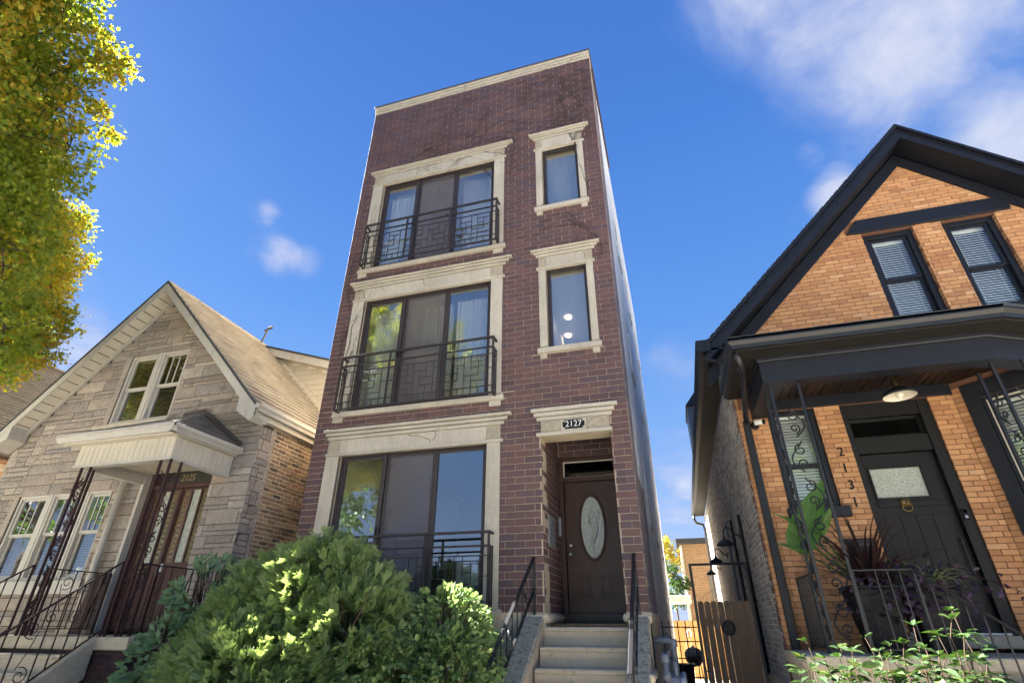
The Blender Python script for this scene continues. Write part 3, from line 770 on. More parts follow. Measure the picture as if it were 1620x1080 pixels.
# big three-panel windows
def big_window(q, k):
    zb, zt = 4.93 + q, 7.295 + q; a, b = BIGX
    w_ = MB(); n0, n1 = -.20, -.085
    frame4(w_, FB, a + .002, b - .002, zb + .002, zt + .03, .048, n0, n1, .05)
    W_ = w_.build('window', M['bronze'], B, bevel=.004)
    z0, z1 = zb + .052, zt - .02
    m1, m2 = (-4.575, -4.455), (-3.655, -3.565)
    for (u0, u1, nn, nm) in ((a + .05, m1[0] + .02, -.13, 'fixed_sash'), (m1[0] + .021, m2[0] + .03, -.165, 'sliding_sash'), (m2[0] + .031, b - .05, -.13, 'fixed_sash')):
        frame4(MB(), FB, u0, u1, z0 + .001, z1 - .001, .046, nn - .03, nn + .03, .06).build(nm, M['bronze'], W_, bevel=.003)
        MB().fbox(FB, u0 + .044, u1 - .044, z0 + .05, z1 - .044, nn - .004, nn + .002).build('pane', M['glass'], W_)
    MB().fbox(FB, m1[0] - .0, m1[0] + .06, z0, z1, -.125, -.09).build('mullion', M['bronze'], W_, bevel=.003)
    u0, u1 = m1[1] - .04, m2[0] + .03
    s_ = frame4(MB(), FB, u0, u1, z0 + .002, z1 - .002, .042, -.120, -.098).build('screen_frame', M['bronze'], W_)
    MB().fbox(FB, u0 + .04, u1 - .04, z0 + .04, z1 - .04, -.112, -.110).build('insect_screen', M['screen'], W_)
    MB().bar(FB.p(m1[1] - .10, -.06, zb + 1.0), FB.p(m1[1] - .10, -.06, zb + 1.18), .018).build('door_handle', M['black'], W_)
    return W_


for k, o in enumerate(FLO): big_window(o - 3.19, k)


def curtain(x0, x1, y, z0, z1, amp, waves, label, group=None, gather=0.0):
    """pleated hanging sheet; gather pulls its foot to one side"""
    nx, nz_ = int(waves * 8), 8; v = []; f = []
    ph = random.uniform(0, 6)
    for j in range(nz_ + 1):
        t = j / nz_
        for i in range(nx + 1):
            s_ = i / nx; xx = x0 + (x1 - x0) * s_
            if gather > 0: xx = x0 + (xx - x0) * (1 - gather * (t ** 1.5))
            if gather < 0: xx = x1 + (xx - x1) * (1 + gather * (t ** 1.5))
            v.append((xx, y + amp * math.sin(s_ * waves * 2 * math.pi + ph + .5 * math.sin(3 * t)) * (.6 + .4 * t) + amp * .4 * math.sin(s_ * waves * 4.7 + ph), z1 + (z0 - z1) * t))
    for j in range(nz_):
        for i in range(nx): a = j * (nx + 1) + i; f.append((a, a + 1, a + nx + 2, a + nx + 1))
    m_ = MB(); m_.add(v, f)
    o = m_.build('curtain', M['curtain'], None, smooth=True, loc=((x0 + x1) / 2, y, z0)); tag(o, label, 'curtain', group); return o


curtain(-5.33, -4.72, .42, 4.80, 7.18, .035, 9, 'pleated white curtain behind the left pane of the middle balcony window')
curtain(-4.30, -3.62, .46, 4.80, 7.18, .035, 9, 'pleated white curtain behind the screen of the middle balcony window')
curtain(-3.52, -2.74, .42, 4.80, 7.18, .035, 11, 'pleated white curtain behind the right pane of the middle balcony window')
curtain(-5.35, -4.75, .42, 8.0, 10.35, .03, 6, 'white curtain swept aside behind the left pane of the top balcony window', gather=.62)
curtain(-2.95, -2.70, .42, 8.0, 10.35, .03, 4, 'narrow white curtain at the right edge of the top balcony window')

def shade(x0, x1, y, z0, z1, label, m_='pane_lightener'):  # added pale sheet standing in for reflected sky and ceiling light in the glass
    q = MB(); v = []; n_ = 10
    for i in range(n_ + 1):
        for zz in (z0, z1): v.append((x0 + (x1 - x0) * i / n_, y + random.uniform(-.004, .004), zz))
    q.add(v, [(2 * i, 2 * i + 2, 2 * i + 3, 2 * i + 1) for i in range(n_)])
    tag(q.build('added_pane_sheet', M[m_], None, loc=((x0 + x1) / 2, y, z1)), label, 'window shade')  # added pale sheet to lighten the pane, not a real window shade
shade(-5.36, -4.36, .55, 7.95, 10.6, 'added pale sheet lightening the left pane of the top balcony window')
shade(-3.62, -2.70, .55, 7.95, 10.6, 'added pale sheet lightening the right pane of the top balcony window')
shade(-1.72, -.82, .34, 8.8, 10.5, 'added pale sheet lightening the topmost narrow window')
shade(-1.72, -.82, .34, 5.6, 7.4, 'added thin pale sheet lightening the narrow window over the door', 'pane_lightener_thin')
# the two narrow windows above the door
for zb, zt in ((5.69, 7.31), (8.86, 10.43)):
    w_ = frame4(MB(), FB, SMX[0] + .002, SMX[1] - .002, zb - .01, zt + .045, .058, -.19, -.085, .045)
    W_ = w_.build('window', M['bronze'], B, bevel=.004)
    MB().fbox(FB, SMX[0] + .055, SMX[1] - .055, zb + .03, zt - .01, -.142, -.136).build('pane', M['glass'], W_)

# recessed entrance
FLr = Fr((-1.81, 0, 0), (0, 1, 0), (1, 0, 0)); FRr = Fr((-.74, 0, 0), (0, 1, 0), (-1, 0, 0)); FBk = Fr((0, 1.25, 0), (1, 0, 0), (0, -1, 0))
MB().box(-1.99, -1.819, .31, 1.6, 1.5, 4.7).build('recess_wall', M['mortar_tan'], B)
MB().box(-.731, -.73 + .0, .31, 1.6, 1.5, 4.7).build('recess_wall', M['mortar_tan'], B) if 0 else None
MB().fbox(FLr, .0, .31, 1.69, 4.12, -.03, -.009).build('recess_wall', M['mortar_tan'], B)
MB().fbox(FRr, .0, 1.6, 1.69, 4.7, -.02, -.009).build('recess_wall', M['mortar_tan'], B)
pieces(courses(.004, 1.25, 1.70, 4.60, .3045, .1017, .010, [], off=.1, zoff=1.70), FLr, 'brick', M['brick_dark'], B, limit=120, back=.006)
pieces(courses(.004, 1.25, 1.70, 4.60, .3045, .1017, .010, [], off=.1, zoff=1.70), FRr, 'brick', M['brick_dark'], B, limit=20, back=.006)
MB().box(-1.99, -.75, 1.259, 1.40, 4.13, 4.7).build('recess_wall', M['mortar_tan'], B)
pieces(courses(-1.80, -.75, 4.14, 4.60, .3045, .1017, .010, [], off=.0, zoff=4.14), FBk, 'brick', M['brick_dark'], B, limit=30, back=.006)
MB().box(-1.99, -.73, .26, 1.40, 4.60, 4.68).build('recess_ceiling', M['white_paint'], B)
df = frame4(MB(), FBk, -1.808, -.742, 1.53, 4.13, .075, -.10, .03, .001).fbox(FBk, -1.733, -.817, 3.70, 3.775, -.10, .02)
DF = df.build('door_frame', M['door_brown'], B, bevel=.003)
MB().fbox(FBk, -1.733, -.817, 3.775, 4.055, -.06, -.05).build('transom_pane', M['glass_dark'], DF)
frame4(MB(), FBk, -1.732, -.818, 3.776, 4.054, .016, -.05, -.03).build('transom_bead', M['lamp_white'], DF)
D = MB().fbox(FBk, -1.725, -.825, 1.715, 3.695, -.07, -.025).build('front_door', M['door_brown'], B, bevel=.003)
ex, ez, ea, eb = -1.285, 2.965, .185, .475
ring = [FBk.p(ex + ea * 1.10 * math.cos(t * math.pi / 24), -.022, ez + eb * 1.06 * math.sin(t * math.pi / 24)) for t in range(49)]
MB().tube(ring, .022, 8, False).build('oval_moulding', M['door_brown'], D, smooth=True)
m_ = MB(); m_.prism([FBk.p(ex + ea * math.cos(t * math.pi / 20), -.024, ez + eb * math.sin(t * math.pi / 20)) for t in range(40)], FBk.nn * .006)
m_.build('oval_leaded_glass', M['frosted'], D)
ml = MB()
for sc in (.90, .62): ml.tube([FBk.p(ex + ea * sc * math.cos(t * math.pi / 20), -.016, ez + eb * sc * math.sin(t * math.pi / 20)) for t in range(41)], .0065, 5, False)
for a_ in range(0, 360, 30):
    c, s_ = math.cos(math.radians(a_)), math.sin(math.radians(a_)); ml.tube([FBk.p(ex + ea * .62 * c, -.016, ez + eb * .62 * s_), FBk.p(ex + ea * .97 * c, -.016, ez + eb * .97 * s_)], .0055, 5)
for sg in (-1, 1):
    ml.tube([FBk.p(ex + sg * ea * .5 * math.sin(t * math.pi / 12), -.016, ez - eb * .55 + eb * 1.1 * t / 12) for t in range(13)], .0055, 5)
    ml.tube([FBk.p(ex + sg * ea * .28 * math.sin(t * math.pi / 6), -.016, ez - eb * .55 + eb * 1.1 * t / 12) for t in range(13)], .0055, 5)
    ml.tube(spiral(FBk, ex + sg * .05, ez + .1 * sg, .035, .006, 0, 1.2 * sg, n=-.016, steps=14), .005, 5)
ml.build('lead_came', M['steel'], D)
for (u0, u1) in ((-1.55, -1.36), (-1.22, -1.03)):
    frame4(MB(), FBk, u0, u1, 1.92, 2.25, .03, -.028, -.012).build('panel_moulding', M['door_brown'], D, bevel=.004)
    MB().fbox(FBk, u0 + .045, u1 - .045, 1.965, 2.205, -.028, -.015).build('raised_panel', M['door_brown'], D, bevel=.006)
pm = MB()
tp = [(-1.57, 2.42), (-1.57, 3.36), (-1.50, 3.42), (-1.42, 3.44), (-1.36, 3.50), (-1.285, 3.52), (-1.21, 3.50), (-1.15, 3.44), (-1.07, 3.42), (-1.0, 3.36), (-1.0, 2.42), (-1.57, 2.42)]
for (a, b), (c, d) in zip(tp, tp[1:]): pm.bar(FBk.p(a, -.02, b), FBk.p(c, -.02, d), .024, .014, ref=FBk.nn)
pm.build('panel_moulding', M['door_brown'], D)
for z in (2.555, 2.69):
    MB().lathe(FBk.p(-1.665, -.025, z), FBk.nn, [(.034, 0), (.034, .008), (.014, .012), (.014, .04), (.03, .045), (.034, .06), (.02, .075), (.0, .077)] if z < 2.6 else [(.032, 0), (.032, .012), (.02, .018), (0, .02)], 14).build('door_knob' if z < 2.6 else 'deadbolt', M['steel'], D, smooth=True)
MB().fbox(FBk, -1.738, -.812, 1.58, 1.712, -.10, .05).build('threshold', M['bronze'], DF, bevel=.004)
# intercom and its handset box on the reveal
ic = MB().fbox(FLr, .30, .72, 2.56, 3.02, .001, .02).build('intercom_panel', M['steel'], B, bevel=.003)
mb = MB()
for i in range(4):
    mb.fbox(FLr, .37, .47, 2.63 + i * .055, 2.655 + i * .055, .02, .026); mb.fbox(FLr, .52, .55, 2.63 + i * .055, 2.655 + i * .055, .02, .028)
mb.fbox(FLr, .42, .60, 2.87, 2.97, .02, .024); mb.build('call_button', M['grey_paint'], ic)
MB().fbox(FLr, 1.06, 1.16, 2.80, 3.10, .001, .05).build('key_box', M['steel'], B, bevel=.006)

# balcony railings
def railing(q):
    z0 = 4.885 + q; n1 = .20; a, b = -5.52, -2.565; posts = (a, -4.532, -3.555, b)
    R_ = MB().fbox(FB, a - .02, b + .02, z0 + 1.015, z0 + 1.05, n1 - .022, n1 + .022).build('balcony_railing', M['iron_brown'], B, bevel=.003)
    def bar(nm, u0, u1, w0, w1, t=.016, d=.016):
        MB().fbox(FB, u0, u1, w0, w1, n1 - d / 2, n1 + d / 2).build(nm, M['iron_brown'], R_)
    for h, t in ((0, .028), (.13, .016), (.715, .016), (.845, .026)): bar('rail', a, b, z0 + h - t / 2, z0 + h + t / 2, d=t)
    for p in posts: bar('post', p - .015, p + .015, z0 - .015, z0 + 1.015, d=.030)
    pat_v = [(.10, -.2, 1), (.24, .5, 1), (.24, -.2, .26), (.36, .26, .74), (.48, -.2, 1), (.61, .55, 1), (.61, -.2, .38), (.74, .38, .82), (.87, -.2, 1), (.155, -.2, .0), (.36, -.2, .0), (.74, -.2, 0)]
    pat_h = [(.5, .10, .36), (.74, .24, .48), (.26, .10, .36), (.38, .48, .74), (.62, .61, .74), (.82, .61, .87), (.2, .61, .87), (.55, .87, 1), (.3, 0, .10), (.78, 0, .1)]
    for i in range(3):
        x0, w_ = posts[i], posts[i + 1] - posts[i]; fl = i % 2 == 1
        for x, c, d in pat_v:
            x = 1 - x if fl else x; u = x0 + x * w_; lo = z0 + .13 + .585 * max(c, 0) if c >= 0 else z0
            bar('picket', u - .006, u + .006, lo, z0 + .13 + .585 * d if d > 0 else z0 + .13, d=.012)
        for z, c, d in pat_h:
            if fl: c, d = 1 - d, 1 - c
            bar('cross_bar', x0 + c * w_, x0 + d * w_, z0 + .13 + .585 * z - .006, z0 + .13 + .585 * z + .006, d=.011)
    for p in (a, b):       # returns to the wall
        for h, t in ((0, .028), (.13, .014), (.715, .014), (.845, .024), (1.032, .034)):
            MB().fbox(FB, p - t / 2, p + t / 2, z0 + h - t / 2, z0 + h + t / 2, -.01, n1 - .022).build('return_rail', M['iron_brown'], R_)
        for nn in (.03, .115): MB().fbox(FB, p - .01, p + .01, z0, z0 + .845, nn - .008, nn + .008).build('picket', M['iron_brown'], R_)
    return R_


for o in FLO: railing(o - 3.19)
for q in (0, 3.19):
    MB().lathe(FB.p(-3.62, .215, 5.72 + q), (0, -1, 0), [(.03, 0), (.035, .02), (.02, .05), (0, .055)], 8).build('railing_ornament', M['iron_brown'], B)

# stoop
ST = thing('entrance_steps', 'worn concrete front steps with spalled side walls under the oval-glass door', 'steps', (-1.27, -.8, 0))
sx0, sx1, rise, run = -1.83, -.72, .215, .28
for i in range(7):
    zt = 1.53 - i * rise; y1 = 1.25 if i == 0 else -run * (i - 1) + .02; y0 = -run * i
    MB().box(sx0 + .002, sx1 - .002, y0 - .018, y1, zt - .055, zt).build('tread', M['concrete'], ST, bevel=.012)
    MB().box(sx0 + .002, sx1 - .002, y0, y1 - .03, zt - rise + .001, zt - .056).build('riser', M['concrete'], ST)
for nm, x0, x1 in (('left', -2.10, -1.832), ('right', -.718, -.462)):
    m_ = MB()
    prof = [(0.0, 1.66), (-2.15, .33), (-2.15, 0), (.0, 0)]
    m_.prism([(x0 + .02, y, z) for y, z in prof], (x1 - x0 - .04, 0, 0)); m_.build('cheek_wall', M['concrete'], ST, bevel=.008)
    m_ = MB(); m_.prism([(x0, y, z) for y, z in ((0.0, 1.672), (-2.2, .31), (-2.2, .24), (0.0, 1.60))], (x1 - x0, 0, 0)); m_.build('cheek_cap', M['concrete_spall'], ST, bevel=.02)
    m_ = MB(); m_.lathe((x0 - .035, .03, 1.635), (1, 0, 0), [(.0, 0), (.055, .004), (.066, .02), (.066, x1 - x0 + .05), (.055, x1 - x0 + .066), (0, x1 - x0 + .07)], 14); m_.build('rolled_cap', M['concrete'], ST, smooth=True)
    m_ = MB(); xs = x0 - .01 if nm == 'right' else x1 - .05
for x in (-1.815, -.735):
    MB().lathe((x, .0, 1.635), (0, 1, 0), [(0, 0), (.05, .003), (.06, .02), (.06, 1.12), (.05, 1.14), (0, 1.142)], 12).build('rolled_moulding', M['concrete'], ST, smooth=True)
MB().lathe((-.462, -.95, 1.05), (0, 1, 0), [(.0, 0), (.045, .004), (.05, .02), (.05, .9), (0, .91)], 12).build('rolled_moulding', M['concrete'], ST, smooth=True)

def handrail(x, label, ya=0.0, za=2.39, yb=-1.92, zb=1.17):
    t = thing('handrail', label, 'handrail', (x, -.9, .6), 'iron handrails of the front steps')
    mm = M['iron_black']
    MB().bar((x, ya, za), (x, yb, zb), .045, .022).build('top_rail', mm, t, bevel=.004)
    lo = .40
    MB().bar((x, ya, za - lo), (x, yb, zb - lo), .035, .02).build('lower_rail', mm, t, bevel=.003)
    sl_ = (za - zb) / (ya - yb)
    base = lambda y: 1.64 + .619 * y
    for y in (ya - .012, yb + .25):
        zt_ = za + (y - ya) * sl_; MB().bar((x, y, base(y)), (x, y, zt_ - .01), .03).build('post', mm, t)
    for i in range(1, 9):
        y = ya + (yb - ya) * i / 9; zt_ = za + (y - ya) * sl_
        MB().bar((x, y, zt_ - lo), (x, y, zt_), .012).build('picket', mm, t)
    for i in (2, 5):
        y = ya + (yb - ya) * (i + .5) / 9; zt_ = za + (y - ya) * sl_ - .2
        Fq = Fr((x, 0, 0), (0, 1, 0), (1, 0, 0))
        MB().tube(spiral(Fq, y, zt_, .075, .02, 0, 1.5), .006, 5).build('scroll', mm, t)
    return t


handrail(-1.955, 'black iron handrail beside the bushes on the left wall of the steps')
handrail(-.575, 'black iron handrail on the right wall of the steps beside the gap', za=2.40, yb=-1.90, zb=1.15)

# climbing vine, bare
V_ = MB()
def vine(u, z, ang, ln, r, depth):
    p = [(u, z)]; n = max(3, int(ln / .09))
    for i in range(n):
        ang += random.uniform(-.28, .28); u += math.cos(ang) * ln / n; z += math.sin(ang) * ln / n
        if u < XL + .06 or u > XR - .06 or z > 13.35: break
        p.append((u, z))
    if len(p) < 3: return
    V_.tube([FB.p(a, .012 + .05 * (b > 13.1) + random.uniform(0, .01), b) for a, b in p], [max(.0028, r * (1 - .7 * i / len(p))) for i in range(len(p))], 4)
    if depth:
        for k in range(int(3 + ln * 2.2)):
            i = random.randrange(1, len(p)); vine(p[i][0], p[i][1], ang + random.choice((-1, 1)) * random.uniform(.4, 1.1), ln * random.uniform(.22, .5), r * .6, depth - 1)


for u, z, a, ln in ((-3.1, 10.95, 1.2, 1.9), (-2.2, 10.0, 1.5, 2.6), (-1.75, 10.9, 1.3, 2.2), (-1.1, 10.9, 1.7, 2.0), (-.75, 9.0, 1.7, 3.2), (-4.0, 11.0, 1.9, 1.6), (-2.35, 9.9, 1.2, 1.4),
                    (-.62, 7.4, 1.6, 1.6), (-5.75, 6.0, 1.45, 2.2), (-5.7, 7.1, 1.5, 1.6), (-4.8, 11.0, .6, 1.6), (-1.5, 11.0, 1.0, 1.9), (-.6, 11.2, 1.9, 1.7)):
    vine(u, z, a, ln, .008, 2)
def vine_on(pts, nn, r=.006):
    V_.tube([FB.p(u + random.uniform(-.02, .02), nn, z + random.uniform(-.02, .02)) for u, z in pts], r, 4)
for s_ in range(4):
    k = random.choice(FLO); u = random.uniform(-5.5, -2.6); z = 7.40 + k - 3.19; a = random.uniform(.2, 2.9); pts = [(u, z)]
    for i in range(6): a += random.uniform(-.5, .5); u += .09 * math.cos(a); z = min(z + .05 * abs(math.sin(a)), 7.57 + k - 3.19); pts.append((u, z))
    vine_on(pts, .018, .0035)
for s_ in range(10):
    u = random.uniform(-5.62, -5.45); z = random.choice((5.2, 5.6, 6.0, 8.4, 8.9, 9.3)); vine_on([(u, z), (u + .05, z + .3), (u + .02, z + .7), (u + .12, z + .95)], .024, .004)
vine_on([(-3.2, 10.6), (-2.98, 10.42), (-2.86, 10.15), (-2.78, 9.9)], -.05, .007); vine_on([(-2.98, 10.42), (-2.80, 10.3), (-2.74, 10.05)], -.05, .005); vine_on([(-3.05, 10.5), (-2.95, 10.2), (-2.72, 9.98)], -.05, .006)
vo = V_.build('climbing_vine', M['vine'], None, loc=(-2.2, 0, 9.0)); tag(vo, 'bare leafless creeper spread over the upper dark brick wall', 'vine')

# things seen through the ground-floor window
ch = thing('armchair', 'pale upholstered armchair seen through the ground-floor window', 'armchair', (-3.25, .9, 1.57))
MB().box(-3.62, -2.95, .55, 1.15, 1.57, 2.0).build('seat', M['upholstery'], ch, bevel=.05)
MB().box(-3.62, -3.20, 1.16, 1.38, 1.57, 2.62).build('backrest', M['upholstery'], ch, bevel=.05)
MB().box(-3.18, -2.96, .5, 1.2, 2.01, 2.25).build('armrest', M['upholstery'], ch, bevel=.06)
lm = thing('table_lamp', 'dark square lamp with a pale stem behind the ground-floor left pane', 'lamp', (-4.75, .8, 2.5))
m_ = MB(); m_.prism([(-4.98, .7, 2.60), (-4.62, .7, 2.60), (-4.68, .7, 2.95), (-4.92, .7, 2.95)], (0, .3, 0)); m_.build('lamp_shade', M['grey_paint'], lm)
MB().box(-4.79, -4.75, .8, .84, 2.952, 3.35).build('stem', M['wood_yellow'], lm)
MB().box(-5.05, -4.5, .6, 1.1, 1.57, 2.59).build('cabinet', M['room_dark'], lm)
for i, (u, z) in enumerate(((-1.22, 6.98), (-1.22, 6.3))): pass
for z, lab in ((7.70, 'lit round ceiling light nearer the glass of the narrow middle window'), (7.699, 'lit round ceiling light deeper in the room of the narrow middle window')):
    y = 2.46 if z == 7.70 else 3.3
    cl = thing('ceiling_light', lab, 'light', (-1.69 if y < 3 else -1.857, y, z))
    x = -1.69 if y < 3 else -1.857
    me = bpy.data.materials.get('lit_lens')
    if me is None:
        me = bpy.data.materials.new('lit_lens'); me.use_nodes = True; N = NT(me.node_tree)
        e = N.n('ShaderNodeEmission', inp={'Color': (1.0, .78, .5, 1), 'Strength': 5.0}); oo = N.n('ShaderNodeOutputMaterial'); N.link(e.outputs[0], oo.inputs[0])
    MB().lathe((x, y, z - .02), (0, 0, 1), [(.075, 0), (.075, .02), (.06, .02)], 14).build('trim_ring', M['white_paint'], cl)
    MB().lathe((x, y, z - .012), (0, 0, 1), [(.0, 0), (.058, 0), (.058, .01)], 14).build('lens', me, cl)

# ================================================================== THE STONE COTTAGE (left)
LH = thing('stone_cottage', 'gabled cottage faced in grey-beige stone with a tan shingle roof', 'house', (-9.8, -.5, 0))
LXL, LXR, LAX, LY = -12.88, -6.72, -9.80, -.5
FL = Fr((0, LY, 0), (1, 0, 0), (0, -1, 0))
APEX_Z = 8.06; EAVE_R = -6.62; EAVE_L = -12.98; SL = 1.0
roofz = lambda x: APEX_Z - abs(x - LAX) * SL          # top of roof plane
UP = (-10.49, -8.98, 4.99, 6.50); LOW = (-12.06, -9.72, 2.20, 3.70); DO = (-9.03, -7.52, 1.40, 4.02)
lh_holes = [UP, LOW, DO]
mb = MB()
for r in minus(LXL, LXR, 0, 4.82, lh_holes): mb.fbox(FL, r[0], r[1], r[2], r[3], -.30, -.012)
for k in range(24):
    z0 = 4.82 + k * .13; z1 = z0 + .13; x0 = LAX - (APEX_Z - .27 - z1); x1 = 2 * LAX - x0
    if x1 - x0 < .1: break
    for r in minus(max(x0, LXL), min(x1, LXR), z0, z1, lh_holes): mb.fbox(FL, r[0], r[1], r[2], r[3], -.30, -.012)
mb.build('front_wall', M['mortar_grey'], LH)
# coursed random ashlar
def ashlar(u0, u1, z0, z1, holes, lim, rowh=(.17, .25), lens=(.50, 1.05), j=.014):
    out_ = []; z = z0
    while z < z1 - .05:
        h = random.uniform(*rowh); h = min(h, z1 - z)
        a0, a1 = u0, u1
        if lim: q = lim(z + h / 2); a0, a1 = max(u0, q[0]), min(u1, q[1])
        u = a0 - random.uniform(0, .3)
        while u < a1:
            l = random.uniform(*lens); cells = []
            t = random.random() * .93
            if t < .38: cells = [(u, u + l, z, z + h)]
            elif t < .80: s_ = z + h * random.choice((.36, .42, .62)); cells = [(u, u + l, z, s_), (u, u + l * random.choice((1, 1, .55)), s_, z + h)]
            else: s_ = u + l * random.uniform(.3, .6); cells = [(u, s_, z, z + h), (s_, u + l, z, z + h * .5), (s_, u + l, z + h * .5, z + h)]
            if t >= .38 and t < .80 and cells[1][1] < u + l - .05: cells.append((cells[1][1], u + l, cells[1][2], z + h))
            for c in cells:
                x0, x1 = max(c[0] + j / 2, a0), min(c[1] - j / 2, a1)
                if x1 - x0 < .03: continue
                for r in minus(x0, x1, c[2] + j / 2, min(c[3], z1) - j / 2, holes):
                    if r[1] - r[0] > .03 and r[3] - r[2] > .02: out_.append(r)
            u += l
        z += h
    return out_


lim_l = lambda z: (max(LXL, LAX - (APEX_Z - .22 - z)), min(LXR, LAX + (APEX_Z - .22 - z)))
lh_cut = [(UP[0] - .14, UP[1] + .005, UP[2] - .01, UP[3] + .12), (UP[0] - .32, UP[1] + .05, UP[2] - .13, UP[2]), (LOW[0] - .14, LOW[1] + .005, LOW[2], LOW[3]), (LOW[0] - .1, LOW[1] + .12, LOW[2] - .22, LOW[2]), DO]
pieces(ashlar(LXL, LXR - .0, 1.30, 7.8, lh_cut, lim_l), FL, 'stone', M['stone'], LH, rough=True, proud=.012, ch=.016, back=.03, limit=300)
# quoins returning along the side
FLs = Fr((LXR, 0, 0), (0, 1, 0), (1, 0, 0))
pieces(ashlar(LY + .012, -.12, 1.0, 4.62, [], None, lens=(.2, .38)), FLs, 'stone', M['stone'], LH, rough=True, proud=.008, ch=.007, back=.03, limit=120)
MB().fbox(FLs, LY + .31, 11, 0, 4.72, -.3, -.009).build('side_wall', M['mortar_buff'], LH)
pieces(courses(-.11, 4.2, .9, 4.66, .213, .0715, .017, [], off=.03), FLs, 'brick', M['brick_common'], LH, limit=300, jit=.004, tilt=.02, ch=.006)
MB().box(LXL, LXL + .3, LY + .31, 11, 0, 4.72).build('side_wall', M['mortar_buff'], LH)
MB().box(LXL + .31, LXR - .31, 10.7, 11, 0, 4.72).build('back_wall', M['mortar_buff'], LH)
MB().box(LXL + .31, LXR - .31, LY + .31, 10.7, 4.55, 4.62).build('ceiling', M['room'], LH)
MB().box(LXL + .31, LXR - .31, LY + .31, 10.7, 1.2, 1.35).build('floor_slab', M['room_floor'], LH)
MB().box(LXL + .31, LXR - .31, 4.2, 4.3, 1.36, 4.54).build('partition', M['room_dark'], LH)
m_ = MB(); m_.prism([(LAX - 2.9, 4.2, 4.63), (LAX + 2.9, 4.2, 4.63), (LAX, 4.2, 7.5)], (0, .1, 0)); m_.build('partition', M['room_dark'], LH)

# roof: two planes of shingle courses, barge boards, soffit panels
RY0, RY1 = -.83, 11.2
inv = 1 / math.sqrt(2)
def roof_plane(parent, ax, apex, y0, y1, run_, side, name='roof_deck', thick=.10, mt='black_trim', pitch=1.0):
    ex = ax + side * run_; ez = apex - run_ * pitch
    n = Vector((side * pitch, 0, 1)).normalized()
    a = Vector((ax, y0, apex)); b = Vector((ex, y0, ez)); dz = Vector((0, 0, -thick))
    m_ = MB(); m_.prism([a, b, b + dz, a + dz], (0, y1 - y0, 0)); return m_.build(name, M[mt], parent), n


roof_plane(LH, LAX, APEX_Z - .012, RY0 + .03, RY1, 3.20, 1); roof_plane(LH, LAX, APEX_Z - .012, RY0 + .03, RY1, 3.20, -1)
FRr_ = Fr((LAX, 0, APEX_Z), (0, 1, 0), (inv, 0, inv), (-inv, 0, inv))       # right slope, w up the slope (negative below the ridge)
slen = 3.24 / inv
def shingles(u0, u1, w0, w1, L, h, jit_=True):
    out_ = []; k = 0; w = w0
    while w < w1 - .02:
        u = u0 - (L * .5 if k % 2 else 0) - random.uniform(0, L * .2)
        while u < u1:
            a, b = max(u, u0), min(u + L - .006, u1)
            if b - a > .02: out_.append((a, b, w, min(w + h - .03, w1)))  # open gap shows the black deck as a shadow line under each course
            u += L
        w += h; k += 1
    return out_


pieces(shingles(RY0 - .02, 8.2, -slen, 0, .305, .19), FRr_, 'shingle', M['shingle_tan'], LH, back=.012, proud=(.004, .032), ch=.003, limit=300, jit=.002)
FRl_ = Fr((LAX, 0, APEX_Z), (0, -1, 0), (-inv, 0, inv), (inv, 0, inv))
pieces(shingles(-8.2, -RY0 + .02, -slen, 0, .305, .122), FRl_, 'shingle', M['shingle_tan'], LH, back=.012, proud=.010, ch=.004, limit=20, jit=.003)
m_ = MB(); m_.prism([(LAX - .14, RY0 - .02, APEX_Z - .115), (LAX, RY0 - .02, APEX_Z + .025), (LAX + .14, RY0 - .02, APEX_Z - .115), (LAX + .14, RY0 - .02, APEX_Z - .135), (LAX, RY0 - .02, APEX_Z - .0), (LAX - .14, RY0 - .02, APEX_Z - .135)], (0, 9, 0)); m_.build('ridge_cap', M['shingle_tan'], LH)
for sd, ex in ((1, EAVE_R), (-1, EAVE_L)):
    # barge board: upper fascia with a lighter drip edge
    m_ = MB(); e = abs(ex - LAX); o_ = .055
    a, b = (LAX, APEX_Z - o_ + .02), (LAX + sd * e, APEX_Z - e - o_ + .02)
    m_.prism([(a[0], RY0 - .03, a[1]), (b[0], RY0 - .03, b[1]), (b[0], RY0 - .03, b[1] - .20), (a[0], RY0 - .03, a[1] - .20)], (0, .03, 0)); m_.build('barge_board', M['white_paint'], LH)
    m_ = MB(); m_.prism([(a[0], RY0 - .045, a[1] + .045), (b[0], RY0 - .045, b[1] + .045), (b[0], RY0 - .045, b[1]), (a[0], RY0 - .045, a[1])], (0, .06, 0)); m_.build('drip_edge', M['shingle_dark'], LH)
    Fsf = Fr((LAX, 0, APEX_Z - .215), (0, -1, 0), (-sd * inv, 0, -inv), (-sd * inv, 0, inv))
    items = []; w = -.02
    L_ = e / inv
    while w > -L_ + .1: items.append((-LY + .012, -RY0 - .002, w - .195, w - .008)); w -= .203
    pieces(items, Fsf, 'soffit_panel', M['beige_soffit'], LH, back=.012, proud=.004, ch=.004, limit=80)
    m_ = MB()      # moulding where soffit meets stone
    m_.bar((LAX, LY - .04, APEX_Z - .262), (LAX + sd * e, LY - .04, APEX_Z - .262 - e), .055, .05); m_.build('soffit_moulding', M['white_paint'], LH)
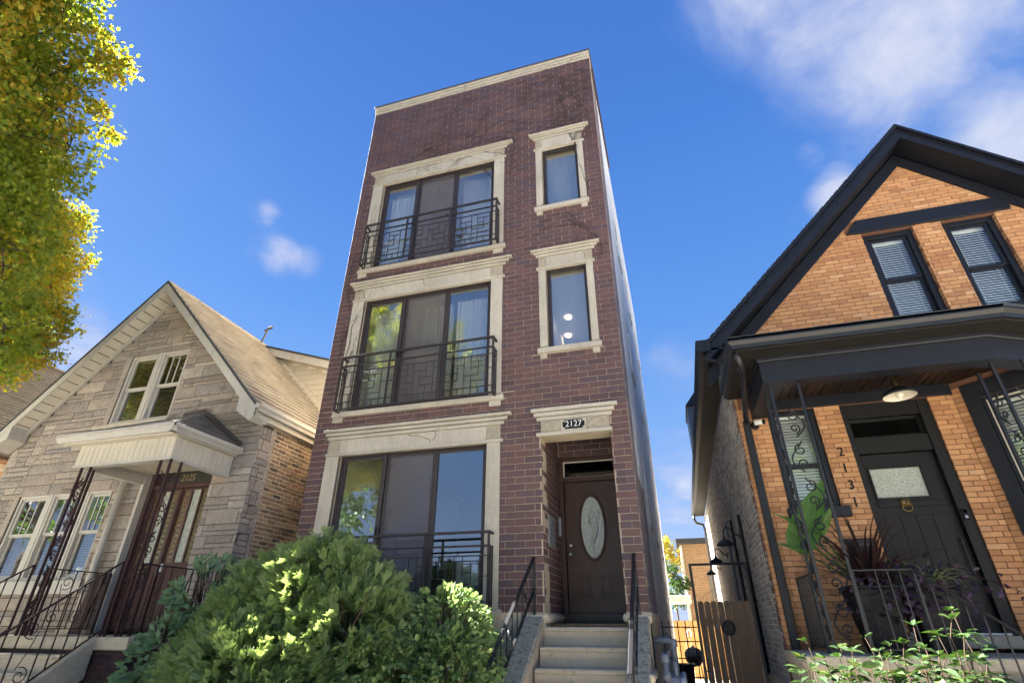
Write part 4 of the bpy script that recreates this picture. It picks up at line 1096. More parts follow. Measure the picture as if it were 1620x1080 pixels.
# eave returns, gutters
for sg, e_, wl in ((1, EAVE_R, LXR), (-1, EAVE_L, LXL)):
    m_ = MB(); m_.prism([(e_, -.858, 4.80), (e_, -.858, 4.67), (wl + sg * .02, -.858, 4.59), (wl - sg * .30, -.858, 4.80), (wl - sg * .30, -.858, APEX_Z - abs(wl - sg * .30 - LAX) - .12), (e_ - sg * .02, -.858, APEX_Z - abs(e_ - LAX) - .08)], (0, .34, 0)); m_.build('eave_return', M['white_paint'], LH)
def gutter(parent, x, side, y0, y1, z, m_, w=.12, h=.13, name='gutter'):
    g = MB(); pr = [(0, 0), (side * w * .62, 0), (side * w * .72, h * .35), (side * w, h * .62), (side * w, h), (side * w * .9, h), (side * w * .9, h * .66), (side * w * .6, h * .4), (side * w * .5, .012), (0, .012)]
    g.prism([(x + a, y0, z + b) for a, b in pr], (0, y1 - y0, 0)); return g.build(name, m_, parent)
gutter(LH, EAVE_R + .012, 1, -.88, 10, 4.75, M['white_paint'])
MB().box(LXR + .002, EAVE_R + .01, -.52, 10, 4.66, 4.75).build('eave_soffit', M['beige_soffit'], LH)
MB().lathe((EAVE_R + .07, -.885, 4.83), (0, -1, 0), [(.0, .0), (.05, .0), (.05, .02), (0, .025)], 10).build('gutter_end', M['white_paint'], LH)
gutter(LH, EAVE_L - .012, -1, -.88, 10, 4.75, M['white_paint'])
# shed dormer on the right slope
m_ = MB(); m_.prism([(LAX + .35, 2.32, 7.72), (LAX + 2.9, 2.32, 6.86), (LAX + 2.9, 2.32, 5.2), (LAX + .6, 2.32, 7.4)], (0, 5, 0)); m_.build('dormer', M['room'], LH)
dm = LH
items = []
FD = Fr((0, 2.32, 0), (1, 0, 0), (0, -1, 0))
for k in range(16):
    z = 5.2 + k * .155; zt = z + .148
    x0 = max(LAX + (APEX_Z - zt) * 1.0 - .06, LAX + .3); x1 = min(LAX + 2.9, LAX + .35 + (7.72 - zt) / .337)
    if x1 - x0 > .1: items.append((x0, x1, z, zt))
pieces(items, FD, 'lap_siding', M['cream_siding'], LH, back=.01, proud=.018, ch=.006)
m_ = MB(); m_.prism([(LAX + .02, 2.1, 7.97), (LAX + 3.25, 2.1, 6.90), (LAX + 3.25, 2.1, 6.69), (LAX + .25, 2.1, 7.69)], (0, .03, 0)); m_.build('dormer_fascia', M['white_paint'], LH)
m_ = MB(); m_.prism([(LAX + .0, 2.07, 8.02), (LAX + 3.27, 2.07, 6.935), (LAX + 3.27, 2.07, 6.90), (LAX + .0, 2.07, 7.98)], (0, 5.2, 0)); m_.build('dormer_roof', M['shingle_dark'], LH)
m_ = MB(); m_.prism([(LAX + .3, 2.13, 7.68), (LAX + 3.25, 2.13, 6.70), (LAX + 3.25, 2.13, 6.72), (LAX + .3, 2.13, 7.70)], (0, .19, 0)); m_.build('dormer_soffit', M['beige_soffit'], LH)
MB().bar((LAX + .62, 2.24, 7.46), (LAX + 2.9, 2.24, 5.24), .06, .13).build('dormer_flashing', M['cream_siding'], LH)
an = MB(); an.bar((LAX + .05, 2.0, 8.0), (LAX + .16, 2.0, 8.42), .03); an.bar((LAX + .05, 2.0, 8.38), (LAX + .30, 2.0, 8.44), .035); an.bar((LAX + .2, 1.94, 8.42), (LAX + .2, 2.06, 8.52), .025)
tag(an.build('roof_antenna', M['flashing'], None, loc=(LAX + .1, 2.0, 8.0)), 'small dark antenna on the ridge of the stone cottage', 'antenna')

# windows
def double_hung(parent, F, u0, u1, z0, z1, nn, mf, fw=.05, sash=.045, grille=0, mg=None, blind=None, gl='glass_wavy', meet=None, drop=1.0):
    """casing > upper and lower sash, panes, blind"""
    W_ = frame4(MB(), F, u0, u1, z0, z1, fw, nn - .09, nn + .02).build('window', M[mf], parent, bevel=.004)
    zm = meet or (z0 + z1) / 2; a, b = u0 + fw + .001, u1 - fw - .001
    for nm, c, d, q in (('upper_sash', zm - .015, z1 - fw - .001, nn - .03), ('lower_sash', z0 + fw + .001, zm + .02, nn - .065)):
        frame4(MB(), F, a, b, c, d, sash, q - .016, q + .016).build(nm, M[mf], W_, bevel=.003)
        MB().fbox(F, a + sash - .004, b - sash + .004, c + sash - .004, d - sash + .004, q - .003, q + .001).build('pane', M[gl], W_)
    for i in range(grille):
        u = a + sash + (b - a - 2 * sash) * (i + 1) / (grille + 1)
        MB().fbox(F, u - .011, u + .011, zm + .03, z1 - fw - sash, nn - .026, nn - .018).build('glazing_bar', M[mf], W_)
    if blind:
        m_ = MB(); z = z1 - fw - .06; m_.fbox(F, a + .01, b - .01, z, z + .06, nn - .15, nn - .11)
        while z > z1 - (z1 - z0) * drop + fw:
            z -= .042; A = F.p(a + .012, nn - .150, z + .019); Bq = F.p(b - .012, nn - .150, z + .019); Cq = F.p(b - .012, nn - .118, z - .016); Dq = F.p(a + .012, nn - .118, z - .016)
            up = F.w * .003; m_.hexa([A, Bq, Cq, Dq, A + up, Bq + up, Cq + up, Dq + up])
        for t in (.2, .8): m_.fbox(F, a + (b - a) * t - .002, a + (b - a) * t + .002, z, z1 - fw, nn - .11, nn - .108)
        m_.build('blind', M[blind], W_)
    return W_


um = -9.735
stone_ = lambda u0, u1, z0, z1, pr, nm='trim_stone', m='limestone': MB().fbox(FL, u0, u1, z0, z1, -.06, pr).build(nm, M[m], LH, bevel=.008)
stone_(UP[0] - .31, UP[1] + .04, UP[2] - .125, UP[2] - .004, .05, 'sill_stone')
for z0, z1 in ((5.0, 5.5), (5.504, 6.0), (6.004, 6.50)): stone_(UP[0] - .135, UP[0] - .004, z0, z1, .010, 'jamb_stone', 'stone')
stone_(UP[0] - .135, UP[1] + .0, 6.505, 6.615, .004, 'lintel_stone', 'stone')
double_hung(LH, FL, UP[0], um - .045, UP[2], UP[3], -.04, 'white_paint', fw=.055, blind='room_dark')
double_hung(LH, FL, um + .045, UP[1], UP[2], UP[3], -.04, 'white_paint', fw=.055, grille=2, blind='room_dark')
MB().fbox(FL, um - .044, um + .044, UP[2], UP[3], -.13, -.01).build('mullion', M['white_paint'], LH, bevel=.004)
stone_(LOW[0] - .1, LOW[1] + .12, LOW[2] - .22, LOW[2] - .004, .06, 'sill_stone', 'white_paint')
edges = (LOW[0], -11.245, -10.36, LOW[1])
for i in range(3):
    a = edges[i] + (.055 if i else 0); b = edges[i + 1] - (.055 if i < 2 else 0)
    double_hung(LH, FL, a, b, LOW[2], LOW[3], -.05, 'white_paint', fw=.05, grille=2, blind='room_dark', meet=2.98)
    if i < 2: MB().fbox(FL, edges[i + 1] - .054, edges[i + 1] + .054, LOW[2], LOW[3], -.14, -.02).build('mullion', M['white_paint'], LH, bevel=.004)
stone_(LOW[0] - .135, LOW[0] - .004, LOW[2], LOW[3], .004, 'jamb_stone', 'stone')
tag(MB().lathe((-10.02, -.32, 2.262), (0, 0, 1), [(0, 0), (.055, .0), (.075, .12), (.06, .15), (0, .15)], 10).build('candle_jar', M['white_plastic'], None, loc=(-10.02, -.32, 2.262)), 'pale jar on the sill inside the right sash of the cottage window', 'jar')

# double door with leaded amber lights, transom with the number
MB().fbox(FL, DO[0] - .0, DO[0] + .06, 1.42, DO[3], -.14, .03).build('door_trim', M['white_paint'], LH, bevel=.004)
FDr = Fr((0, LY + .15, 0), (1, 0, 0), (0, -1, 0))
df = MB(); df.fbox(FDr, DO[0] + .061, DO[0] + .13, 1.42, DO[3], -.1, .06).fbox(FDr, DO[1] - .06, DO[1] - .002, 1.42, DO[3], -.1, .06).fbox(FDr, DO[0] + .131, DO[1] - .061, 3.655, 3.72, -.1, .05).fbox(FDr, DO[0] + .131, DO[1] - .061, 3.97, DO[3], -.1, .05)
DFm = df.build('door_frame', M['maroon_door'], LH, bevel=.003)
MB().fbox(FDr, DO[0] + .131, DO[1] - .061, 3.721, 3.969, -.06, -.05).build('transom_panel', M['green_wall'], DFm)
text('2125', .17, FDr, -8.26, 3.85, -.047, M['gold'], LH, 'house_number', ext=.004, sx=.92, shear=.25)
d0, dm_, d1 = DO[0] + .132, -8.27, DO[1] - .062
for a, b in ((d0, dm_ - .003), (dm_ + .003, d1)):
    L_ = MB(); n0, n1 = -.055, -.01
    st = (b - a - .06) / 3
    xs = [a, a + .06] ; cols_ = []
    for i in range(3):
        c0 = a + .05 + i * (b - a - .10 + .03) / 3; c1 = c0 + (b - a - .10 + .03) / 3 - .035; cols_.append((c0, c1))
    prev = a
    for c0, c1 in cols_: L_.fbox(FDr, prev, c0, 2.44, 3.62, n0, n1); prev = c1
    L_.fbox(FDr, prev, b, 2.44, 3.62, n0, n1); L_.fbox(FDr, a, b, 3.62, 3.652, n0, n1).fbox(FDr, a, b, 1.44, 2.44, n0, n1)
    DL = L_.build('door_leaf', M['maroon_door'], LH)
    for i, (c0, c1) in enumerate(cols_):
        amb = i != 1
        MB().fbox(FDr, c0 - .004, c1 + .004, 2.436, 3.624, -.036, -.030).build('door_light', M['amber'] if amb else M['frosted'], DL)
        if amb:
            m_ = MB(); hh = .085; z = 2.44
            while z < 3.60:
                zt = min(z + hh, 3.62); m_.bar(FDr.p(c0, -.027, z), FDr.p(c1, -.027, zt), .008, .005, ref=FDr.nn); m_.bar(FDr.p(c1, -.027, z), FDr.p(c0, -.027, zt), .008, .005, ref=FDr.nn); z += hh
            m_.build('lead_came', M['lead'], DL)
    frame4(MB(), FDr, a + .07, b - .07, 1.60, 2.28, .025, n1, n1 + .012).build('panel_moulding', M['maroon_door'], DL)
MB().fbox(FDr, dm_ - .025, dm_ + .025, 1.44, 3.64, -.009, .012).build('astragal', M['maroon_door'], LH, bevel=.004)
ms = MB().fbox(FDr, -8.73, -8.50, 2.30, 2.38, -.009, .001).build('mail_slot', M['brass'], LH, bevel=.003)
MB().fbox(FDr, -8.70, -8.53, 2.32, 2.36, .001, .004).build('slot_flap', M['black'], ms)
m_ = MB(); m_.fbox(FDr, dm_ + .03, dm_ + .08, 2.30, 2.42, -.008, .002); m_.tube([FDr.p(dm_ + .055, .002, 2.36), FDr.p(dm_ + .055, .05, 2.36), FDr.p(dm_ + .055, .05, 2.24)], .012, 6); m_.build('door_handle', M['steel'], LH)

# porch roof: fascia boards, gutter, hipped shingles, flashing, ceiling
PX0, PX1, PY, PZ0, PZ1 = -9.10, -7.15, -1.70, 3.74, 4.085
MB().box(PX0 + .02, PX1 - .02, PY + .02, LY - .02, PZ0 + .02, PZ1).build('porch_roof_core', M['white_paint'], LH) if 0 else None
FP1 = Fr((0, PY, 0), (1, 0, 0), (0, -1, 0)); FP2 = Fr((PX1, 0, 0), (0, 1, 0), (1, 0, 0)); FP3 = Fr((PX0, 0, 0), (0, 1, 0), (-1, 0, 0))
MB().box(PX0 + .012, PX1 - .012, PY + .012, PY + .10, PZ0, PZ1).box(PX1 - .10, PX1 - .012, PY + .101, LY - .014, PZ0, PZ1).box(PX0 + .012, PX0 + .10, PY + .101, LY - .014, PZ0, PZ1).build('porch_beam', M['white_paint'], LH)
def boards(u0, u1, z0, z1, w): 
    n_ = max(1, round((u1 - u0) / w)); w = (u1 - u0) / n_
    return [(u0 + i * w + .002, u0 + (i + 1) * w - .002, z0, z1) for i in range(n_)]
for F_, a, b in ((FP1, PX0, PX1), (FP2, PY, LY - .014), (FP3, PY, LY - .014)): pieces(boards(a, b, PZ0 + .03, PZ1, .108), F_, 'siding_board', M['cream_siding'], LH, back=.011, proud=.004, ch=.005, jit=.0005)
m_ = MB(); m_.box(PX0 - .012, PX1 + .012, PY - .012, PY + .11, PZ0 - .012, PZ0 + .028).box(PX1 - .11, PX1 + .012, PY + .111, LY - .014, PZ0 - .012, PZ0 + .028).box(PX0 - .012, PX0 + .11, PY + .111, LY - .014, PZ0 - .012, PZ0 + .028); m_.build('beam_trim', M['white_paint'], LH)
FC = Fr((0, 0, PZ0 + .16), (0, 1, 0), (0, 0, -1), (1, 0, 0))
pieces([(PY + .11, LY - .02, a, b) for a, b, _, _ in boards(PX0 + .11, PX1 - .11, 0, 1, .10)], FC, 'ceiling_board', M['cream_siding'], LH, back=.01, proud=.004, ch=.005)
MB().box(PX0 + .1, PX1 - .1, PY + .1, LY - .02, PZ0 + .175, PZ0 + .2).build('porch_ceiling', M['white_paint'], LH)
GX0, GX1, GY = -9.42, -6.99, -1.93
MB().box(GX0 + .1, GX1 - .1, GY + .1, LY - .014, PZ1 + .001, PZ1 + .03).build('porch_soffit', M['beige_soffit'], LH)
pr = [(0, 0), (.07, 0), (.085, .04), (.12, .07), (.12, .12), (.105, .12), (.1, .08), (.06, .05), (.05, .012), (0, .012)]
m_ = MB(); m_.prism([(GX0, GY + .12 - a, PZ1 + .02 + b) for a, b in pr], (GX1 - GX0, 0, 0)); m_.build('porch_gutter', M['white_paint'], LH)
m_ = MB(); m_.prism([(GX1 - .12 + a, GY + .0, PZ1 + .02 + b) for a, b in pr], (0, LY - GY - .03, 0)); m_.build('porch_gutter', M['white_paint'], LH)
MB().box(GX1 - .10, GX1 + .02, LY - .05, LY - .03, PZ1 + .03, PZ1 + .15).build('gutter_end', M['white_paint'], LH)
RT = 4.93; rx0, rx1 = -8.42, -8.06
a0, a1, a2 = Vector((GX0 + .04, GY + .03, PZ1 + .14)), Vector((GX1 - .05, GY + .03, PZ1 + .14)), Vector((GX1 - .05, LY - .03, PZ1 + .14)); b0, b1 = Vector((rx0, LY - .06, RT)), Vector((rx1, LY - .06, RT))
m_ = MB(); m_.add([a0, a1, b1, b0, Vector((GX0 + .04, LY - .03, PZ1 + .14)), a2, a0 - Vector((0, 0, .03)), a1 - Vector((0, 0, .03)), a2 - Vector((0, 0, .03)), Vector((GX0 + .04, LY - .03, PZ1 + .11))],
                  [(0, 1, 2, 3), (1, 5, 2), (0, 3, 4), (2, 5, 4, 3), (6, 7, 1, 0), (7, 8, 5, 1), (6, 9, 8, 7), (9, 6, 0, 4), (4, 5, 8, 9)]); m_.build('porch_roof', M['shingle_dark'], LH)
n2 = (a2 - a1).cross(b1 - a1).normalized();  n2 = n2 if n2.z > 0 else -n2
w2 = n2.cross((a2 - a1).normalized()); w2 = w2 if w2.z > 0 else -w2
FH = Fr(a1, (0, 1, 0), n2, w2); items = []; k = 0
Wd = (b1 - a1).dot(w2); Yd = (LY - .06) - a1.y
M['shingle_porch'] = mat('weathered_porch_shingle', [(.13, .12, .11), (.17, .155, .14), (.10, .095, .09)], rough=.9, noise=(3, .2), noise2=(120, .2), bump=(250, .5))
while k * .1 < Wd - .02:
    y0 = Yd * (k * .1) / Wd; items += [(max(y0, u), min(u + .24, Yd + .02), k * .1, min(k * .1 + .094, Wd)) for u in np.arange(-.25 + (k % 2) * .12, Yd, .246) if min(u + .24, Yd + .02) - max(y0, u) > .03]; k += 1
pieces(items, FH, 'shingle', M['shingle_porch'], LH, back=.006, proud=(.003, .014), ch=.002, limit=120)
n1_ = (a1 - a0).cross(b0 - a0).normalized(); n1_ = n1_ if n1_.z > 0 else -n1_
w1_ = n1_.cross(Vector((1, 0, 0))); w1_ = w1_ if w1_.z > 0 else -w1_
FH1 = Fr(a0, (1, 0, 0), n1_, w1_); Wd1 = (b0 - a0).dot(w1_); items = []; k = 0
while k * .1 < Wd1 - .02:
    t = k * .1 / Wd1; u0_ = (b0.x - a0.x) * t; u1_ = (a1.x - a0.x) - (a1.x - b1.x) * t
    items += [(max(u0_, u), min(u + .24, u1_), k * .1, min(k * .1 + .094, Wd1)) for u in np.arange((k % 2) * .12 - .1, u1_, .246) if min(u + .24, u1_) - max(u0_, u) > .03]; k += 1
pieces(items, FH1, 'shingle', M['shingle_porch'], LH, back=.006, proud=(.003, .014), ch=.002, limit=60)
m_ = MB(); q = Vector((0, -.02, .02)); m_.bar(Vector((GX1 - .06, LY - .05, PZ1 + .20)), b1 + Vector((.02, .0, .05)), .10, .03, ref=(0, 1, 0)); m_.bar(b1 + Vector((.04, 0, .05)), b0 + Vector((-.1, 0, .03)), .10, .03, ref=(0, 1, 0)); m_.build('roof_flashing', M['flashing'], LH)
m_ = MB(); m_.tube([(-9.36, -.6, 3.80), (-9.36, -.6, 1.42)], .055, 10); tag(m_.build('downspout', M['white_paint'], LH, smooth=True))
m_ = MB(); m_.prism([(-9.28, -.72, 1.405), (-9.06, -.72, 1.405), (-9.02, -.62, 2.26), (-9.24, -.62, 2.26)], (0, .03, 0))
tag(m_.build('plank', M['wood_dark'], None, loc=(-9.16, -.7, 1.4)), 'dark stained board standing against the stone wall beside the maroon door', 'board')

# porch slab, steps, brown brick base
LS = thing('porch_steps', 'concrete porch and steps on a brown brick base before the stone cottage', 'steps', (-8.2, -1.9, 0))
MB().box(-9.3, -6.76, -1.80, LY - .02, 1.255, 1.40).build('porch_slab', M['concrete'], LS, bevel=.01)
FBa = Fr((0, -1.74, 0), (1, 0, 0), (0, -1, 0)); FBb = Fr((-6.80, 0, 0), (0, 1, 0), (1, 0, 0))
MB().box(-9.25, -6.81, -1.73, LY - .02, 0, 1.254).build('porch_base', M['mortar_grey'], LS)
pieces(courses(-7.4, -6.80, 0, 1.25, .213, .0715, .010), FBa, 'brick', M['brick_brown'], LS, limit=200)
pieces(courses(-1.735, LY - .02, 0, 1.25, .213, .0715, .010), FBb, 'brick', M['brick_brown'], LS, limit=100)
for i in range(1, 7):
    zt = 1.40 - i * .195; y0 = -1.80 - i * .27
    MB().box(-9.15, -7.42, y0 - .015, y0 + .29, zt - .05, zt).build('tread', M['concrete'], LS, bevel=.012)
    MB().box(-9.14, -7.43, y0, y0 + .27, max(zt - .2, 0), zt - .051).build('riser', M['concrete'], LS)
for x in (-7.42, -9.30):
    m_ = MB(); m_.prism([(x, -1.79, 1.39), (x, -3.55, .13), (x, -3.55, 0), (x, -3.0, 0), (x, -1.79, .95)], (.13, 0, 0)); m_.build('stringer', M['concrete'], LS, bevel=.01)

# wrought-iron posts and railings of the porch
def iron_post(x, y, sx, sy, z0, z1, label, m_, w=.19):
    t = thing('porch_post', label, 'post', (x, y, z0), 'wrought-iron porch posts')
    for dx, dy in ((0, 0), (sx * w, 0), (0, sy * w)): MB().bar((x + dx, y + dy, z0), (x + dx, y + dy, z1), .03).build('bar', m_, t)
    for F_ in (Fr((x, y, 0), (sx, 0, 0), (0, -1, 0)), Fr((x, y, 0), (0, sy, 0), (1, 0, 0))):
        z = z0 + .12; k = 0
        while z < z1 - .35:
            p = [F_.p(w * .5 + w * .42 * math.sin(s_ * math.pi / 7) * (1 if k % 2 else -1) * (1 - s_ / 20), 0, z + s_ * .045) for s_ in range(9)]
            s1 = spiral(F_, w * .5, z + .1, .06, .015, -1.5, 1.3 * (1 if k % 2 else -1)); s2 = spiral(F_, w * .5, z + .26, .07, .015, 1.5, -1.2 * (1 if k % 2 else -1))
            MB().tube(p, .0085, 4).tube(s1, .008, 4).tube(s2, .008, 4).build('scroll', m_, t); z += .42; k += 1
    return t


iron_post(-8.93, -1.68, 1, 1, 1.40, 3.735, 'wrought-iron corner post at the left of the cottage porch', M['iron_rust'])
iron_post(-7.14, -1.68, -1, 1, 1.40, 3.735, 'wrought-iron corner post at the right of the cottage porch', M['iron_rust'])


def iron_rail(label, P0, P1, z0, z1, top0, top1, npk, m_, scroll=(3,), name='iron_railing', group=None, lowgap=.08):
    """P0,P1 plan points; z0,z1 foot heights; top0,top1 heights of the rail"""
    t = thing(name, label, 'railing', (P0[0], P0[1], z0), group)
    a, b = Vector((P0[0], P0[1], z0)), Vector((P1[0], P1[1], z1)); A = Vector((P0[0], P0[1], top0)); Bv = Vector((P1[0], P1[1], top1))
    MB().bar(A, Bv, .036, .014).build('top_rail', m_, t)
    MB().bar(a + Vector((0, 0, lowgap)), b + Vector((0, 0, lowgap)), .025, .012).build('lower_rail', m_, t)
    d = (b - a); d.z = 0; L_ = d.length; u = d.normalized(); F_ = Fr((P0[0], P0[1], 0), u, u.cross(Vector((0, 0, 1))))
    for i in range(npk + 1):
        s_ = i / npk; lo = z0 + (z1 - z0) * s_ + (lowgap if 0 < i < npk else 0); hi = top0 + (top1 - top0) * s_
        if i in scroll:
            zc = (lo + hi) / 2; uu = L_ * s_
            MB().tube(spiral(F_, uu + .02, zc + .22, .10, .02, -2.0, 1.4), .006, 4).tube([F_.p(uu - .06, 0, zc + .2), F_.p(uu - .02, 0, zc), F_.p(uu + .05, 0, zc - .18)], .006, 4).tube(spiral(F_, uu - .02, zc - .24, .09, .02, 1.2, 1.4), .006, 4).build('scroll', m_, t)
            continue
        MB().bar(F_.p(L_ * s_, 0, lo), F_.p(L_ * s_, 0, hi), .024 if i in (0, npk) else .012).build('post' if i in (0, npk) else 'picket', m_, t)
    return t


iron_rail('rusty scrolled iron railing along the left side of the cottage porch', (-8.93, -1.60), (-8.93, -.60), 1.40, 1.40, 2.26, 2.26, 9, M['iron_rust'], scroll=(3, 6))
iron_rail('rusty iron railing along the right side of the cottage porch by the bush', (-7.14, -1.60), (-7.14, -.60), 1.40, 1.40, 2.28, 2.28, 8, M['iron_rust'], scroll=(5,))
iron_rail('maroon sloping iron stair railing with scrolls nearer the brown brick base', (-7.33, -1.74), (-7.33, -3.40), 1.40, .15, 2.30, 1.05, 12, M['iron_rust'], scroll=(6, 9))
iron_rail('sloping iron stair railing on the far left of the cottage steps', (-9.02, -1.74), (-9.02, -3.40), 1.40, .15, 2.30, 1.05, 12, M['iron_rust'], scroll=(4, 8))

# ================================================================== NEXT COTTAGE (far left)
NH = thing('brick_cottage', 'orange brick cottage behind the tree, only its brown shingle roof and wall corner seen', 'house', (-17.4, -.4, 0))
NAX, NAP = -17.4, 8.30
m_ = MB(); m_.prism([(NAX - 2.9, -.4, 0), (NAX + 2.9, -.4, 0), (NAX + 2.9, -.4, 5.1), (NAX, -.4, 7.9), (NAX - 2.9, -.4, 5.1)], (0, 11, 0)); m_.build('wall', M['mortar_buff'], NH)
FN = Fr((NAX + 2.9, 0, 0), (0, 1, 0), (1, 0, 0))
pieces(courses(-.39, 3.5, 3.2, 5.0, .213, .0715, .012), FN, 'brick', M['brick_orange'], NH, limit=60)
FNf = Fr((0, -.402, 0), (1, 0, 0), (0, -1, 0))
pieces(courses(NAX - 2.89, NAX + 2.89, 0, 7.6, .213, .0715, .012, [(NAX - .7, NAX + .7, 1.9, 3.6)], lambda z: (NAX - min(2.89, 7.75 - z), NAX + min(2.89, 7.75 - z))), FNf, 'brick', M['brick_orange'], NH, limit=10)
double_hung(NH, FNf, NAX - .69, NAX + .69, 1.91, 3.59, .06, 'white_paint', fw=.07)
nsl = 3.25; k_ = nsl / 3.2; nn_ = Vector((k_, 0, 1)).normalized(); wv = Vector((-1, 0, k_)).normalized()
for sd in (1, -1): roof_plane(NH, NAX, NAP - .012, -.75, 10.8, 3.2, sd, pitch=k_)
FNr = Fr((NAX, 0, NAP), (0, 1, 0), nn_, wv)
pieces(shingles(-.75, 9, -3.2 * math.sqrt(1 + k_ * k_), 0, .30, .14), FNr, 'shingle', M['shingle_grey'], NH, back=.012, proud=(.004, .018), ch=.003, limit=300, jit=.003)
MB().bar((NAX, -.75, NAP + .01), (NAX, 9, NAP + .01), .22, .05).build('ridge_cap', M['shingle_grey'], NH)
gutter(NH, NAX + 3.2, 1, -.8, 10, 4.93, M['metal_cap'])
MB().box(NAX + 2.9, NAX + 3.22, -.75, 10, 4.84, 4.93).build('eave_soffit', M['metal_cap'], NH)

# ================================================================== THE BLACK-TRIMMED BRICK HOUSE (right)
RH = thing('gabled_house', 'orange brick gabled house with black painted trim and a black front porch', 'house', (4.43, .3, 0))
RY, RXL, RXR, RAX = .3, 1.11, 7.75, 4.43
FR = Fr((0, RY, 0), (1, 0, 0), (0, -1, 0))
RAPEX, RYO = 8.94, -.10
W1, W2 = (3.53, 4.25, 5.52, 7.14), (4.63, 5.34, 5.52, 7.14)
W0 = (1.50, 2.13, 2.93, 4.30); DR = (2.45, 3.53, 1.30, 4.30); BAYX = 3.817
rh_holes = [W1, W2, W0, DR]
mb = MB()
for r in minus(RXL, BAYX, 0, 5.2, rh_holes): mb.fbox(FR, r[0], r[1], r[2], r[3], -.30, -.008)
for r in minus(BAYX, RXR, 4.45, 5.2, rh_holes): mb.fbox(FR, r[0], r[1], r[2], r[3], -.30, -.008)
for k in range(28):
    z0 = 5.2 + k * .13; z1 = z0 + .13; hw = RAPEX - .33 - z1
    if hw < .05: break
    for r in minus(max(RAX - hw, RXL), min(RAX + hw, RXR), z0, z1, rh_holes): mb.fbox(FR, r[0], r[1], r[2], r[3], -.30, -.008)
mb.build('front_wall', M['mortar_red'], RH)
lim_r = lambda z: (max(RXL, RAX - (RAPEX - .42 - z)), min(RXR, RAX + (RAPEX - .42 - z)))
LIN = (3.32, 5.565, 7.15, 7.405)
c_r = rh_holes + [LIN, (W0[0] - .03, W0[1] + .08, 2.79, 2.93)]
brk = courses(RXL, BAYX, 1.30, 4.36, .2135, .0672, .0085, c_r, off=.02, bond=.42) + courses(RXL, RXR, 5.42, 8.6, .2135, .0672, .0085, c_r, lim_r, off=.02, bond=.42)
def in_gable(c): return False
pieces([b for b in brk if b[3] > 5.4], FR, 'brick', M['brick_orange'], RH, limit=180, ch=.003, jit=.002, tilt=.006)
pieces([b for b in brk if b[3] <= 5.4], FR, 'brick', M['brick_orange'], RH, limit=140, ch=.003, jit=.002, tilt=.006)
# window reveals in brick, upper pier sides
for u, nx in ((W1[1], -1), (W1[0], 1), (W2[0], 1), (W2[1], -1)):
    F_ = Fr((u, 0, 0), (0, 1, 0), (nx, 0, 0))
    pieces(courses(RY + .004, RY + .13, 5.52, 7.14, .2135, .0672, .0085), F_, 'brick', M['brick_orange'], RH, limit=12, back=.02, proud=.0, ch=.003)
# canted bay on the right
t45 = 1 / math.sqrt(2)
FBy = Fr((BAYX, RY, 0), (t45, -t45, 0), (-t45, -t45, 0))
BW = (.275, 1.15, 2.72, 4.16)
wall(FBy, .0, 1.5, 0, 4.45, [BW], .25, M['mortar_red'], 'bay_wall', RH, front=-.008)
pieces(courses(.0, 1.5, 1.2, 4.36, .2135, .0672, .0085, [(.108, 1.3, 2.5, 4.36)], off=.0), FBy, 'brick', M['brick_orange'], RH, limit=120, ch=.003)
MB().fbox(FBy, .11, .275, 2.5, 4.37, -.1, .02).fbox(FBy, .276, 1.3, 4.162, 4.37, -.1, .018).build('window_casing', M['black_trim'], RH, bevel=.004)
e1 = FBy.p(1.5, 0, 0); FBf = Fr((e1.x, e1.y, 0), (1, 0, 0), (0, -1, 0))
wall(FBf, 0, 3.0, 0, 4.45, [], .25, M['mortar_red'], 'bay_wall', RH, front=-.008)
pieces(courses(.0, 2.6, 1.2, 4.36, .2135, .0672, .0085), FBf, 'brick', M['brick_orange'], RH, limit=20, ch=.003)

# side wall of sooty common brick on a parged base
FRs = Fr((RXL, 0, 0), (0, -1, 0), (-1, 0, 0))
MB().fbox(FRs, -14, -RY - .31, 0, 5.15, -.3, -.011).build('side_wall', M['mortar_pale'], RH)
pieces(courses(-13.9, -RY - .10, .93, 5.12, .213, .0715, .015, off=.07), FRs, 'brick', M['brick_grey'], RH, limit=300, jit=.005, tilt=.025, ch=.007)
pieces(courses(-RY - .098, -RY - .002, 1.0, 5.0, .0955, .0672, .0085), FRs, 'brick', M['brick_orange'], RH, limit=60, ch=.003)
MB().fbox(FRs, -14, -RY + .01, 0, .925, -.05, .03).build('parged_base', M['concrete'], RH, bevel=.006)
MB().box(RXL + .31, RXR, 13.7, 14, 0, 5.1).build('back_wall', M['mortar_pale'], RH)
MB().box(RXR - .3, RXR, RY + .31, 13.7, 0, 5.1).build('side_wall', M['mortar_pale'], RH)
MB().box(RXL + .31, RXR - .31, RY + .31, 13.6, 1.2, 1.30).build('floor_slab', M['room_floor'], RH)
MB().box(RXL + .31, RXR - .31, RY + .31, 13.6, 4.5, 4.6).build('floor_slab', M['room'], RH)
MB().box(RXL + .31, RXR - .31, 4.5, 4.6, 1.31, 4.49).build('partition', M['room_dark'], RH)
m_ = MB(); m_.prism([(RAX - 3.2, 4.5, 4.61), (RAX + 3.2, 4.5, 4.61), (RAX, 4.5, 8.3)], (0, .1, 0)); m_.build('partition', M['room_dark'], RH)

